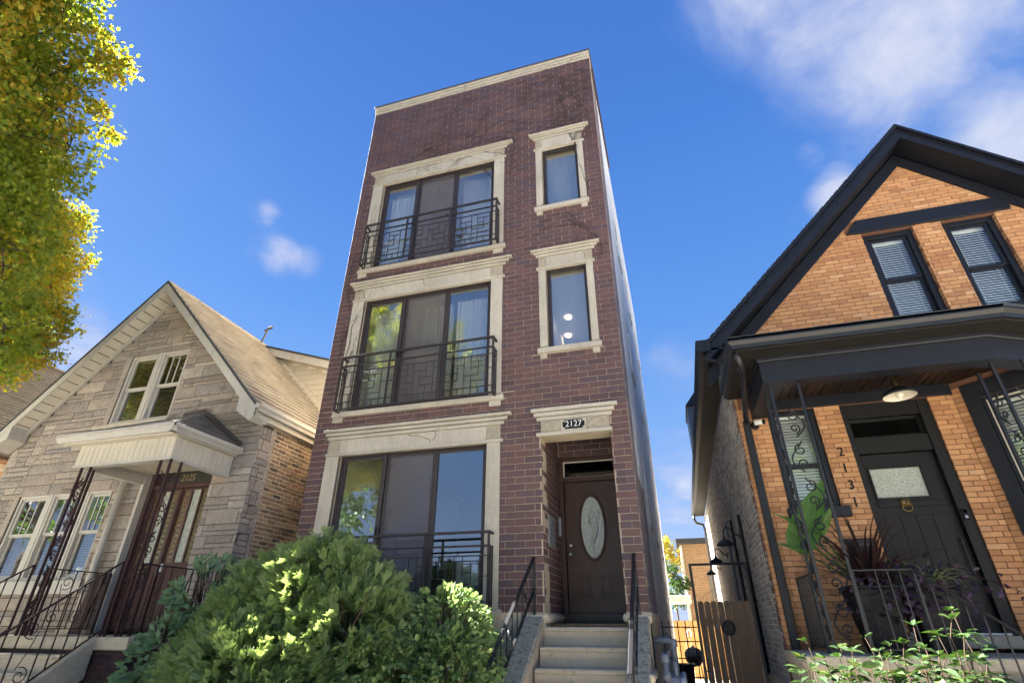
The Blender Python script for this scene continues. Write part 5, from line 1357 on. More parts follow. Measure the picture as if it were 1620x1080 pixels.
# roof, deep black barge boards, sloping soffit and frieze board
RE = 3.62
for sd in (-1, 1): roof_plane(RH, RAX, RAPEX - .012, RYO + .04, 14.3, RE - .02, sd, thick=.08)
for sd, u in ((1, (0, 1, 0)), (-1, (0, -1, 0))):
    F_ = Fr((RAX, 0, RAPEX), u, (sd * inv, 0, inv), (-sd * inv, 0, inv))
    a, b = (RYO - .03, 8.0) if sd > 0 else (-8.0, -RYO + .03)
    pieces(shingles(a, b, -RE / inv, 0, .305, .13), F_, 'shingle', M['shingle_dark'], RH, back=.012, proud=.014, ch=.004, limit=40, jit=.003)
    e = RE
    def board(nm, y, t, up, dn, ww=0, m_='black_trim', s0=0.0):
        for c0, c1 in ((0.0, e * .34), (e * .34 + .003, e * .71), (e * .71 + .003, e)):     # butt joints along the rake
            q = MB(); q.prism([(RAX + sd * c0, y, RAPEX - c0 - up), (RAX + sd * c1, y, RAPEX - c1 - up), (RAX + sd * c1, y, RAPEX - c1 - dn), (RAX + sd * c0, y, RAPEX - c0 - dn)], (0, t, 0)); q.build(nm, M[m_], RH)
    board('barge_board', RYO, .03, .075, .29); board('crown_moulding', RYO - .045, .075, .012, .072); board('barge_bead', RYO - .014, .013, .115, .135)
    board('frieze_board', RY - .03, .026, .30, .545)
    Fsf = Fr((RAX, 0, RAPEX - .275), (0, -1, 0), (-sd * inv, 0, -inv), (-sd * inv, 0, inv))
    q = MB(); q.fbox(Fsf, -RY + .032, -RYO - .031, -e / inv, -.0, -.012, .0); q.build('rake_soffit', M['black_trim'], RH)
gutter(RH, RAX - RE - .01, -1, -.16, 14.3, 5.19, M['black_trim'], w=.13, h=.15)
MB().box(RAX - RE - .135, RAX - RE + .06, -.165, -.145, 5.17, 5.36).build('gutter_end', M['black_trim'], RH)
FG = Fr((0, 0, 5.18), (0, -1, 0), (0, 0, -1), (1, 0, 0))
pieces([(-13.9 + i * .105, -13.9 + i * .105 + .085, .80, 1.085) for i in range(130)], FG, 'soffit_vent', M['soffit_black'], RH, back=.02, proud=.01, ch=.004, limit=120)
MB().box(RAX - RE, RXL + .01, -.1, 14, 5.205, 5.24).build('eave_soffit', M['black_trim'], RH)
m_ = MB(); m_.tube([(.74, 13.9, 5.19), (.74, 13.9, 5.06), (.80, 13.9, 4.93), (1.02, 13.9, 4.86), (1.06, 13.9, 4.7), (1.06, 13.9, 2.4)], .045, 8); m_.build('downspout', M['iron_black'], RH, smooth=True)
m_ = MB(); m_.tube([(.78, -.05, 5.2), (.80, -.07, 5.08), (.95, -.1, 5.00), (1.02, -.55, 4.93), (1.04, -.8, 4.86)], .04, 8); m_.build('gutter_outlet', M['black_trim'], RH, smooth=True)

# lintel, sashes with blinds
m_ = MB(); pts = [(LIN[0], LIN[2]), (LIN[1] - .02, LIN[2]), (LIN[1], LIN[2] + .05), (LIN[1], LIN[3]), (LIN[0] + .19, LIN[3])]
m_.prism([FR.p(u, -.1, z) for u, z in pts], FR.nn * .135); m_.build('lintel', M['black_trim'], RH, bevel=.006)
for w in (W1, W2): double_hung(RH, FR, w[0] + .002, w[1] - .002, w[2], w[3] - .002, -.09, 'black_trim', fw=.085, sash=.05, blind='blind', gl='glass_clear', meet=6.27)
for u in (W1[1] - .05, W2[1] - .05): pass
double_hung(RH, FR, W0[0] + .002, W0[1] - .002, W0[2], W0[3] + .05, -.07, 'black_trim', fw=.07, sash=.045, blind='blind', gl='glass_clear', meet=3.50)
MB().fbox(FR, W0[0] - .03, W0[1] + .08, 2.79, 2.928, -.1, .07).build('window_sill', M['black_trim'], RH, bevel=.008)
double_hung(RH, FBy, BW[0] + .002, BW[1] - .002, BW[2], BW[3], -.03, 'black_trim', fw=.05, sash=.04, blind='blind', gl='glass_clear', meet=3.08)
MB().fbox(FBy, .24, 1.2, 2.58, 2.718, -.1, .07).build('window_sill', M['black_trim'], RH, bevel=.006)
frame4(MB(), FBy, BW[0] + .05, BW[1] - .05, 3.08, BW[3] - .05, .018, -.035, -.004).build('sash_bead', M['beige_soffit'], RH)

# door, transom, hardware
FRd = Fr((0, RY + .10, 0), (1, 0, 0), (0, -1, 0))
q = MB(); q.fbox(FRd, DR[0] + .002, DR[0] + .075, 1.30, 4.30, -.1, .07).fbox(FRd, DR[1] - .13, DR[1] - .002, 1.30, 4.30, -.1, .07).fbox(FRd, DR[0] + .076, DR[1] - .131, 3.60, 3.82, -.1, .05).fbox(FRd, DR[0] + .076, DR[1] - .131, 4.10, 4.30, -.1, .06)
DF2 = q.build('door_frame', M['door_black'], RH, bevel=.004)
MB().fbox(FRd, DR[0] + .076, DR[1] - .131, 3.821, 4.099, -.06, -.052).build('transom_pane', M['glass_dark'], DF2)
frame4(MB(), FRd, DR[0] + .077, DR[1] - .132, 3.822, 4.098, .03, -.05, -.02).build('transom_sash', M['door_black'], DF2)
du0, du1 = DR[0] + .08, DR[1] - .135
q = MB()
for r in minus(du0, du1, 1.50, 3.59, [(2.60, 3.19, 3.02, 3.40)]): q.fbox(FRd, r[0], r[1], r[2], r[3], -.05, -.012)
DD = q.build('front_door', M['door_black'], RH)
MB().fbox(FRd, 2.595, 3.195, 3.015, 3.405, -.035, -.03).build('door_glass', M['frosted'], DD)
frame4(MB(), FRd, 2.575, 3.215, 2.995, 3.425, .026, -.0125, .006).build('glass_bead', M['door_black'], DD, bevel=.003)
MB().fbox(FRd, du0 + .05, du1 - .05, 2.90, 2.975, -.0125, .004).build('door_shelf', M['door_black'], DD, bevel=.004)
pieces([(du0 + .07 + i * .178, du0 + .07 + (i + 1) * .178 - .006, 1.62, 2.80) for i in range(4)], FRd, 'door_plank', M['door_black'], RH, back=.02, proud=-.006, ch=.003)
kn = MB(); kn.lathe(FRd.p(2.885, .0, 2.955), FRd.nn, [(.055, 0), (.058, .01), (.045, .028), (.03, .04), (0, .045)], 14)
for a_ in range(0, 360, 30): kn.lathe(FRd.p(2.885 + .052 * math.cos(math.radians(a_)), .004, 2.955 + .052 * math.sin(math.radians(a_))), FRd.nn, [(.016, 0), (.013, .015), (0, .02)], 6)
kn.lathe(FRd.p(2.885, .03, 2.94), FRd.nn, [(.02, 0), (.016, .02), (0, .026)], 8)
KN = kn.build('lion_head_knocker', M['brass'], DD, smooth=True)
m_ = MB(); m_.tube([FRd.p(2.885 + .055 * math.sin(t * math.pi / 8), .03, 2.885 - .045 * math.cos(t * math.pi / 8) - (0 if abs(t) < 5 else 0)) for t in range(-7, 8)], .008, 6); m_.build('knocker_ring', M['brass'], RH, smooth=True)
m_ = MB(); m_.tube([FRd.p(3.33, -.01, 2.1), FRd.p(3.33, .03, 2.1), FRd.p(3.33, .03, 2.5), FRd.p(3.33, -.01, 2.5)], .011, 6); m_.build('door_pull', M['iron_black'], RH)
MB().fbox(FRd, DR[0], DR[1] - .1, 1.465, 1.49, -.1, .12).build('door_sill', M['alum'], RH, bevel=.003)
MB().fbox(FRd, DR[0] - .1, DR[1] + .5, 1.34, 1.463, -.1, .22).build('stone_step', M['concrete'], RH, bevel=.008)
db = thing('doorbell', 'black video doorbell with a round button beside the black door', 'doorbell', (3.45, .2, 2.7))
MB().fbox(FRd, 3.420, 3.475, 2.70, 2.83, .071, .095).build('body', M['black'], db, bevel=.006)
MB().lathe(FRd.p(3.447, .095, 2.735), FRd.nn, [(.018, 0), (.018, .004), (.013, .004), (.013, .002), (0, .002)], 14).build('button', M['steel'], db)
MB().fbox(FRd, 3.428, 3.467, 2.78, 2.82, .095, .0965).build('camera_lens', M['glass_dark'], db)
for s_, z, u in (('2', 3.63, 2.303), ('1', 3.41, 2.295), ('3', 3.185, 2.307), ('1', 2.965, 2.296)):
    text(s_, .175, FR, u, z, .012, M['black'], RH, 'house_number', ext=.008, sx=.85)
mx = thing('mailbox', 'black wall mailbox with a sloped lid beside the black door', 'mailbox', (2.22, .2, 2.3))
MB().fbox(FR, 2.05, 2.36, 2.29, 2.44, .003, .11).build('body', M['door_black'], mx, bevel=.006)
q = MB(); q.prism([FR.p(2.04, .003, 2.53), FR.p(2.04, .125, 2.445), FR.p(2.04, .125, 2.43), FR.p(2.04, .003, 2.51)], FR.u * .33); q.build('lid', M['flashing'], mx)
sc = thing('security_camera', 'small white security camera on the orange brick under the porch beam', 'camera', (1.34, .28, 4.1))
MB().lathe(FR.p(1.31, .002, 4.10), FR.nn, [(0, 0), (.06, .0), (.06, .02), (.03, .035), (0, .036)], 14).build('base', M['black'], sc)
MB().lathe(FR.p(1.31, .06, 4.13), (.85, -.5, -.12), [(0, 0), (.036, .0), (.038, .02), (.038, .11), (.03, .125)], 14).build('body', M['white_plastic'], sc, smooth=True)
MB().lathe(FR.p(1.31, .06, 4.13) + Vector((.85, -.5, -.12)).normalized() * .122, (.85, -.5, -.12), [(.036, -.01), (.036, .012), (0, .008)], 14).build('lens', M['black'], sc)

# porch roof: beam, gutter, boarded ceiling
cx_ = 3.72     # where the front edge turns back
def sweep(profile, path, name, m_, cap=True):
    """profile (out, z) swept along plan path, mitred"""
    P_ = [Vector((x, y, 0)) for x, y in path]; q = MB(); vs = []
    for i, p in enumerate(P_):
        d0 = (P_[i] - P_[i - 1]).normalized() if i else (P_[1] - P_[0]).normalized(); d1 = (P_[i + 1] - P_[i]).normalized() if i < len(P_) - 1 else d0
        n0 = Vector((d0.y, -d0.x, 0)); n1 = Vector((d1.y, -d1.x, 0)); mt = (n0 + n1).normalized(); mt = mt / max(.3, mt.dot(n0))
        vs += [p + mt * o_ + Vector((0, 0, z)) for o_, z in profile]
    k = len(profile); fs = []
    for i in range(len(P_) - 1):
        for j in range(k): fs.append((i * k + j, i * k + (j + 1) % k, (i + 1) * k + (j + 1) % k, (i + 1) * k + j))
    fs += [tuple(range(k))[::-1], tuple(range((len(P_) - 1) * k, len(P_) * k))]
    q.add(vs, fs); return q.build(name, m_, RH)


path = [(1.29, .288), (1.29, -1.08), (cx_, -1.08), (4.85, -.52), (6.5, -.52)]
sweep([(0, 4.20), (0, 4.47), (-.22, 4.47), (-.22, 4.20)], path, 'porch_beam', M['black_trim'])
sweep([(.012, 4.475), (.02, 4.49), (.02, 4.53), (-.2, 4.53), (-.2, 4.475)], path, 'beam_moulding', M['black_trim'])
sweep([(.28, 4.532), (.28, 4.552), (-.2, 4.552), (-.2, 4.532)], path, 'porch_soffit', M['soffit_black'])
sweep([(.255, 4.553), (.32, 4.553), (.325, 4.60), (.36, 4.64), (.36, 4.69), (.34, 4.69), (.335, 4.65), (.30, 4.62), (.255, 4.57)], path, 'porch_gutter', M['iron_black'])
sweep([(.253, 4.553), (.253, 4.70), (.20, 4.70), (.20, 4.553)], path, 'porch_fascia', M['black_trim'])
FV = Fr((1.29, 0, 4.530), (0, -1, 0), (0, 0, -1), (1, 0, 0))
pieces([(-.10 + i * .115, -.10 + i * .115 + .085, -.24, -.04) for i in range(9)], FV, 'soffit_vent', M['soffit_black'], RH, back=.02, proud=.006, ch=.003)
q = MB(); q.add([(.93, .285, 4.70), (.93, -1.44, 4.70), (cx_ + .1, -1.44, 4.70), (5.0, -.86, 4.70), (6.5, -.86, 4.70), (6.5, .285, 5.40), (1.0, .285, 5.40), (1.0, .285, 4.65), (.93, -1.44, 4.66), (cx_ + .1, -1.44, 4.66), (5.0, -.86, 4.66), (6.5, -.86, 4.66)],
                   [(0, 1, 2, 6), (2, 3, 4, 5, 6), (1, 8, 9, 2), (2, 9, 10, 3), (3, 10, 11, 4), (0, 6, 7), (7, 8, 1, 0)]); q.build('porch_roof', M['shingle_dark'], RH)
FCe = Fr((0, 0, 4.46), (0, 1, 0), (0, 0, -1), (1, 0, 0))
items = []
for i in range(30):
    x = 1.50 + i * .105; y0 = -.87 if x < cx_ - .1 else -.87 + (x - cx_ + .1) * .5
    items.append((y0, RY - .02, x, x + .098))
M['porch_ceil'] = mat('stained_porch_ceiling', [(.026, .013, .009), (.018, .011, .008), (.034, .016, .010), (.02, .012, .009)], rough=.4, noise=(5, .3))
pieces(items, FCe, 'ceiling_board', M['porch_ceil'], RH, back=.01, proud=.004, ch=.005)
MB().box(1.50, 6.4, -.87, .28, 4.47, 4.5).build('porch_ceiling', M['black_siding'], RH)
MB().fbox(FR, 1.5, BAYX, 4.302, 4.455, .001, .03).build('ceiling_trim', M['black_trim'], RH)
pl = thing('porch_light', 'barn-style porch lamp with a cream enamelled inside hanging over the black door', 'lamp', (2.90, -.5, 4.1))
MB().lathe((2.90, -.5, 4.455), (0, 0, -1), [(0, 0), (.06, 0), (.06, .02), (.03, .03), (.03, .045)], 14).build('canopy', M['brass'], pl, smooth=True)
MB().lathe((2.90, -.5, 4.43), (0, 0, -1), [(.014, 0), (.014, .17), (.034, .18), (.034, .24)], 10).build('stem', M['brass'], pl, smooth=True)
MB().lathe((2.90, -.5, 4.20), (0, 0, -1), [(.036, 0), (.05, .02), (.12, .05), (.178, .10), (.186, .135), (.184, .136)], 24).build('shade', M['iron_black'], pl, smooth=True)
MB().lathe((2.90, -.5, 4.196), (0, 0, -1), [(.033, .004), (.048, .024), (.117, .055), (.172, .104), (.181, .134)], 24).build('shade_lining', M['lamp_white'], pl, smooth=True)
MB().lathe((2.90, -.5, 4.17), (0, 0, -1), [(.0, 0), (.02, .0), (.022, .03), (.045, .07), (.045, .09), (.03, .12), (0, .13)], 14).build('bulb', M['bulb'], pl, smooth=True)
# rainwater pipe at the corner
q = MB(); q.tube([(1.02, -1.30, 4.56), (1.03, -1.28, 4.46), (1.08, -1.1, 4.38), (1.14, -.5, 4.30), (1.19, .08, 4.22), (1.20, .20, 4.14)], .04, 8); q.build('downspout_elbow', M['iron_black'], RH, smooth=True)
MB().fbox(FR, 1.15, 1.245, .2, 4.16, .012, .085).build('downspout', M['iron_black'], RH, bevel=.008)

# porch floor, posts, railings
PF = thing('porch_deck', 'concrete front porch and steps of the black-trimmed house', 'porch', (2.5, -.6, 0))
MB().box(1.06, 4.4, -1.14, RY - .02, 1.19, 1.30).build('porch_slab', M['concrete'], PF, bevel=.012)
MB().box(1.10, 4.3, -1.09, RY - .02, 0, 1.189).build('porch_base', M['concrete'], PF)
for i in range(1, 7):
    MB().box(2.55, 4.1, -1.14 - .28 * i, -1.14 - .28 * (i - 1) + .02, max(1.30 - .19 * i - .19, 0), 1.30 - .19 * i).build('step', M['concrete'], PF, bevel=.012)

iron_post(1.37, -.97, 1, 1, 1.30, 4.20, 'black scrolled iron post at the left front corner of the black porch', M['iron_black'], w=.32)
iron_post(3.70, -.97, 1, 1, 1.30, 4.20, 'black scrolled iron post at the right of the black porch by the bay window', M['iron_black'], w=.30)
iron_rail('black iron railing with scrolls along the front of the black porch', (1.70, -.97), (2.24, -.97), 1.30, 1.30, 2.06, 2.06, 5, M['iron_black'], lowgap=.05, scroll=(1,))
iron_rail('black iron railing along the left side of the black porch by the brick', (1.37, -.62), (1.37, .20), 1.30, 1.30, 2.06, 2.06, 9, M['iron_black'], lowgap=.05, scroll=())
iron_rail('black sloping iron stair railing with a scroll at the lower right edge', (2.25, -.99), (3.02, -1.9), 1.20, .55, 2.05, 1.12, 10, M['iron_black'], lowgap=.02, scroll=(7,))
# slate-hung dormer far back on the left roof slope
q = MB(); q.box(.84, 2.0, 8.2, 9.6, 5.8, 7.45).build('dormer_wall', M['grey_paint'], RH)
q = MB(); q.prism([(.80, 8.05, 7.42), (2.0, 8.05, 7.42), (2.0, 8.05, 8.3), (1.5, 8.05, 8.3)], (0, 1.7, 0)); q.build('dormer_roof', M['shingle_dark'], RH)

# gooseneck lamps along the gangway wall
for (y, z, lab) in ((2.96, 2.96, 'black gooseneck wall lamp on the sooty brick nearest the gate'), (6.4, 3.0, 'second black gooseneck wall lamp along the gangway behind the gate'), (9.6, 2.98, 'farthest black gooseneck wall lamp down the gangway')):
    g = thing('wall_lamp', lab, 'lamp', (RXL, y, z), 'gooseneck lamps along the gangway')
    MB().lathe((RXL - .012, y, z), (-1, 0, 0), [(0, 0), (.06, 0), (.06, .02), (0, .03)], 12).build('mount', M['iron_black'], g)
    MB().tube([(RXL - .03, y, z), (RXL - .10, y, z + .03), (RXL - .18, y, z + .14), (RXL - .24, y, z + .16), (RXL - .28, y, z + .10), (RXL - .285, y, z - .02)], .012, 8).build('arm', M['iron_black'], g, smooth=True)
    MB().lathe((RXL - .285, y, z - .0), (0, 0, -1), [(.02, 0), (.03, .04), (.06, .06), (.125, .10), (.15, .145), (.147, .146)], 18).build('shade', M['iron_black'], g, smooth=True)
for y in (2.5, 4.0, 5.2):
    q = MB(); q.tube([(RXL - .03, y, .9), (RXL - .03, y, 3.0 + .1 * y)], .028, 6); q.build('conduit', M['iron_black'] if y < 5 else M['grey_paint'], RH)

# planters and porch plants
def planter(x, y, label):
    t = thing('planter', label, 'planter', (x, y, 1.302), 'black tapered planters on the porch'); q = MB()
    def ring_(h, w, z): return [(x - w, y - w, z), (x + w, y - w, z), (x + w, y + w, z), (x - w, y + w, z)]
    q.hexa(ring_(0, .14, 1.302) + ring_(0, .23, 1.90)); q.build('pot', M['black'], t, bevel=.01)
    frame4(MB(), Fr((x, y, 1.90), (1, 0, 0), (0, 0, 1), (0, 1, 0)), -.245, .245, -.245, .245, .03, .001, .035).build('rim', M['black'], t, bevel=.004)
    MB().box(x - .20, x + .20, y - .20, y + .20, 1.901, 1.915).build('potting_soil', M['soil'], t); return t


planter(1.93, -.55, 'tall black tapered planter holding the elephant ear and burgundy blades')
planter(2.48, -.42, 'tall black tapered planter nearer the door with trailing plants')


def big_leaf(mb_, base, tip, w, droop, nrm):
    base, tip = Vector(base), Vector(tip); ax = tip - base; L_ = ax.length; ax.normalize(); nrm = Vector(nrm); nrm = (nrm - ax * nrm.dot(ax)).normalized(); sd = ax.cross(nrm)
    prof = [(-.22, .10), (-.16, .36), (-.05, .47), (.12, .5), (.30, .46), (.5, .36), (.7, .23), (.87, .10), (1.0, .0)]
    vs = []; n_ = 6
    for t, hw in prof:
        for i in range(n_ + 1):
            s_ = i / n_ * 2 - 1; tt = t + (.10 * (1 - abs(s_)) if t < 0 else 0)
            lift = abs(s_) * hw * .35 - droop * max(t, 0) ** 2 + .015 * math.sin(t * 22 + abs(s_) * 9)
            vs.append(base + ax * (L_ * tt) + sd * (w * hw * s_) + nrm * (lift * w))
    fs = []
    for j in range(len(prof) - 1):
        for i in range(n_): a = j * (n_ + 1) + i; fs.append((a, a + 1, a + n_ + 2, a + n_ + 1))
    mb_.add(vs, fs)


E_ = thing('elephant_ear', 'elephant ear plant with one huge upright leaf by the porch window', 'plant', (1.80, -.58, 1.92))
P3 = lambda px, py, y: CAM + pix_ray(px, py) * ((y + 7.65) / pix_ray(px, py).y)
for (b0_, t0_, w, n_) in (((1270, 852), (1303, 752), .30, (-.2, -.9, .35)), ((1262, 872), (1228, 856), .20, (-.1, -.35, .9)), ((1272, 838), (1222, 808), .14, (.1, -.5, .8)), ((1295, 838), (1318, 800), .13, (.5, -.8, .2)), ((1268, 850), (1248, 835), .12, (-.2, -.8, .5))):
    a, b = P3(*b0_, -.62), P3(*t0_, -.72); q = MB(); big_leaf(q, a, b, w * 1.15, .12, n_); lf = q.build('leaf', M['ear'], E_, smooth=True)
    ax = (b - a); L_ = ax.length; ax = ax.normalized(); nr = Vector(n_); nr = (nr - ax * nr.dot(ax)).normalized(); sd = ax.cross(nr); w_ = w * 1.15; vq = MB()
    vp = lambda t_, s_: a + ax * (L_ * t_) + sd * (w_ * s_) + nr * (w_ * (abs(s_) * .35 - .12 * max(t_, 0) ** 2) + .003)
    vq.tube([vp(k * .16, 0) for k in range(7)], [.006, .006, .005, .004, .0035, .003, .002], 4)
    for k in range(5):
        for sg in (-1, 1): vq.tube([vp(.02 + k * .15, 0), vp(.08 + k * .15, sg * .18), vp(.17 + k * .15, sg * (.36 - .055 * k))], .0028, 4)
    vq.build('vein', M['leaf_euon'], lf)
    MB().tube([(1.86, -.56, 1.92), ((1.86 + a.x) / 2 - .03, -.6, (1.92 + a.z) / 2 + .06), tuple(a)], .011, 6).build('stalk', M['leaf_green'], E_, smooth=True)


def blade_plant(name, label, cat, c, n, ln, w, m_, up=.75, droop=.5, seed_r=.05):
    t = thing(name, label, cat, c)
    for i in range(n):
        az = random.uniform(0, 2 * math.pi); el = random.uniform(.25, 1.0) * up * math.pi / 2; L_ = ln * random.uniform(.6, 1.1); d = Vector((math.cos(az), math.sin(az), 0)); p = Vector(c) + d * random.uniform(0, seed_r)
        pts = []
        for k in range(7):
            s_ = k / 6; e = el - droop * s_ * s_ * 1.8; pts.append(p.copy()); p = p + (d * math.cos(e) + Vector((0, 0, math.sin(e)))) * L_ / 6
        sd = d.cross(Vector((0, 0, 1))); q = MB(); vs = []; ws = [.55, .9, 1, .95, .75, .45, .05]
        for a, ww in zip(pts, ws): vs += [a - sd * w * ww / 2 + Vector((0, 0, .15 * w * ww)), a, a + sd * w * ww / 2 + Vector((0, 0, .15 * w * ww))]
        q.add(vs, [(k * 3 + j, k * 3 + j + 1, k * 3 + j + 4, k * 3 + j + 3) for k in range(6) for j in range(2)]); q.build('blade', m_, t, smooth=True)
    return t


blade_plant('cordyline', 'spiky burgundy plant with long blades rising from the left planter', 'plant', (1.97, -.55, 1.93), 84, .88, .032, M['cordyline'], up=.92, droop=.45)
blade_plant('spider_plant', 'green and white striped spider plant spilling from the right planter', 'plant', (2.52, -.55, 1.95), 46, .46, .02, M['variegated'], up=.7, droop=.95)
def trailing(name, label, c, n, spread, down, size, m_, tpl=LEAF8):
    t = thing(name, label, 'plant', c)
    ps = np.array(c) + rng.normal(size=(n, 3)) * np.array(spread) + np.c_[np.zeros(n), np.zeros(n), -np.abs(rng.normal(size=n)) * down]
    leaves('leaf', tpl, ps, face_up(rots(n, (0, -.4, -.5), .9), .4), rng.uniform(.6, 1.1, n) * size, m_, t, limit=220)
    st = MB()
    for i in range(0, n, 6): st.tube([c, ((c[0] + ps[i][0]) / 2, (c[1] + ps[i][1]) / 2, (c[2] + ps[i][2]) / 2 + .06), tuple(ps[i])], .003, 4)
    st.build('stem', M['cordyline'], t)
trailing('sweet_potato_vine', 'dark purple sweet potato vine trailing over the porch planters', (2.15, -.66, 2.02), 340, (.24, .12, .12), .20, .095, M['purple'])
trailing('purple_spiderwort', 'purple trailing plant hanging low from the right planter by the door', (2.62, -.62, 2.02), 110, (.26, .10, .08), .16, .07, M['purple'], LEAF4)
trailing('coleus', 'small green leafy plant with a flower spike between the planters', (2.20, -.60, 2.10), 26, (.09, .06, .06), .02, .10, M['leaf_bright'])

# ================================================================== THE GANGWAY BETWEEN THE HOUSES
GT = thing('garden_gate', 'weathered cedar plank gate with scalloped tops in a black steel frame', 'gate', (.57, 2.3, 0))
for x, nm in ((.155, 'frame_post'), (1.015, 'frame_post')): MB().box(x - .022, x + .022, 2.275, 2.319, .0, 2.46).build(nm, M['iron_black'], GT)
MB().tube([(.155, 2.297, 2.45), (1.015, 2.297, 2.45)], .018, 8).build('top_bar', M['iron_black'], GT)
gx0, gx1 = .185, .985; nb_ = 8; bw_ = (gx1 - gx0) / nb_
for i in range(nb_):
    x0 = gx0 + i * bw_ + .003; x1 = gx0 + (i + 1) * bw_ - .003; zt = 1.86 + random.uniform(-.006, .006); pts = [(x0, 2.285, .08), (x1, 2.285, .08), (x1, 2.285, zt)]
    for k in range(1, 8): a = math.pi * k / 8; pts.append(((x0 + x1) / 2 + (x1 - x0) / 2 * math.cos(a), 2.285, zt + .04 * math.sin(a)))
    pts.append((x0, 2.285, zt)); q = MB(); q.prism(pts, (0, .02, 0)); q.build('plank', M['wood_grey'], GT)
for z in (.35, 1.55): MB().box(gx0, gx1, 2.306, 2.34, z, z + .09).build('ledge', M['wood_grey'], GT)
q = MB(); q.box(.20, .235, 2.262, 2.284, .92, 1.10); q.tube([(.217, 2.262, .95), (.217, 2.23, .95), (.217, 2.23, 1.07), (.217, 2.262, 1.07)], .008, 6); q.box(.13, .20, 2.262, 2.28, .93, .95); q.build('latch', M['iron_black'], GT)
em = MB(); em.lathe((.60, 2.284, 1.52), (0, -1, 0), [(0, 0), (.10, 0), (.105, .012), (.085, .02), (.075, .012), (0, .012)], 20)
for a_ in range(0, 360, 45): em.lathe((.60 + .05 * math.cos(math.radians(a_)), 2.275, 1.52 + .05 * math.sin(math.radians(a_))), (0, -1, 0), [(.02, 0), (.016, .012), (0, .016)], 8)
em.lathe((.60, 2.275, 1.52), (0, -1, 0), [(.022, 0), (.018, .02), (0, .026)], 10)
tag(em.build('gate_medallion', M['iron_black'], None, loc=(.60, 2.28, 1.52)), 'round dark cast-iron medallion fixed to the cedar gate', 'medallion')
WP = thing('wire_panel', 'rusty square-mesh steel panel between the pale wall and the gate post', 'fence', (-.15, 2.28, 0))
for x in (-.41, -.30, -.17, -.05, .07): MB().bar((x, 2.29, .1), (x, 2.29, 1.62 if x < .1 else 1.6), .016).build('wire', M['iron_rust'], WP)
for z in (.35, .6, .85, 1.1, 1.33, 1.53): MB().bar((-.44, 2.302, z), (.13, 2.302, z), .016).build('wire', M['iron_rust'], WP)

GM = thing('gas_meter', 'bank of grey gas meters and pipes against the pale wall', 'meter', (-.28, .3, .6))
for i, y in enumerate((-.30, .10, .5)):
    x = -.26
    MB().lathe((x, y, .92), (0, 0, 1), [(.0, -.12), (.085, -.11), (.10, -.06), (.10, .08), (.07, .12), (0, .125)], 14).build('meter_body', M['grey_paint'], GM, smooth=True)
    MB().lathe((x + .09, y, .96), (1, 0, 0), [(0, 0), (.075, 0), (.075, .05), (.06, .06), (0, .06)], 14).build('dial', M['alum'], GM, smooth=True)
    MB().tube([(x - .05, y, 1.02), (x - .05, y, 1.22)], .025, 8).tube([(x + .05, y, 1.02), (x + .05, y, 1.18)], .025, 8).build('riser_pipe', M['grey_paint'], GM, smooth=True)
MB().tube([(-.31, -.45, 1.22), (-.31, .9, 1.22)], .034, 8).build('header_pipe', M['grey_paint'], GM, smooth=True)
MB().tube([(-.21, .05, 1.18), (-.21, .05, 1.34), (-.25, .05, 1.39), (-.45, .05, 1.39)], .032, 8).build('inlet_pipe', M['grey_paint'], GM, smooth=True)
for p in ((-.21, .05, 1.36), (-.31, -.42, 1.22), (-.31, -.42, 1.05)): MB().lathe((p[0], p[1], p[2] - .05), (0, 0, 1), [(.0, 0), (.045, .01), (.05, .05), (.045, .09), (0, .1)], 10).build('fitting', M['grey_paint'], GM, smooth=True)
MB().tube([(-.31, -.42, 1.2), (-.31, -.42, .1)], .034, 8).build('riser_pipe', M['grey_paint'], GM, smooth=True)

YF = thing('cedar_fence', 'new yellow cedar board fence at the far end of the gangway', 'fence', (.2, 13.2, 0))
for i in range(16): MB().box(-1.2 + i * .15, -1.2 + i * .15 + .143, 13.2, 13.22, .03, 1.70 + random.uniform(-.005, .005)).build('board', M['wood_yellow'], YF)
for z in (.4, 1.4): MB().box(-1.2, 1.2, 13.22, 13.26, z, z + .09).build('rail', M['wood_yellow'], YF)
DK = thing('rear_canopy', 'white flat-roofed canopy on a post beyond the gangway', 'canopy', (-.1, 14.5, 0))
MB().box(-.9, .22, 14.3, 16.5, 2.30, 2.52).build('roof', M['white_paint'], DK, bevel=.01)
MB().box(.04, .13, 14.4, 14.49, 0, 2.299).build('post', M['white_paint'], DK)
RB = thing('rear_building', 'tan brick building with a dark flat roof edge behind the gangway', 'building', (2.5, 20, 0))
MB().box(.08, 6, 20.02, 28, 0, 4.95).build('wall', M['mortar_buff'], RB)
FRB = Fr((0, 20, 0), (1, 0, 0), (0, -1, 0)); pieces(courses(.08, 2.6, 1.0, 4.95, .213, .0715, .012, [(1.15, 1.9, 2.2, 3.6)]), FRB, 'brick', M['terracotta_brick'], RB, limit=40)
MB().box(-.05, 6, 19.6, 28, 4.95, 5.16).build('roof_edge', M['shingle_dark'], RB)
MB().box(1.16, 1.89, 20.0, 20.1, 2.2, 3.6).build('window', M['glass_dark'], RB)
MB().tube([(.15, 19.9, 4.9), (.15, 19.9, 0)], .05, 8).build('downspout', M['beige_soffit'], RB)
sr = thing('rear_stair', 'weathered wooden back stair with balusters against the tan brick', 'stair', (1.0, 19.3, 1.5))
MB().bar((.30, 19.2, 2.35), (1.5, 19.2, 3.15), .05).build('handrail', M['wood_grey'], sr); MB().bar((.30, 19.2, 1.75), (1.5, 19.2, 2.55), .12, .05).build('stringer', M['wood_grey'], sr)
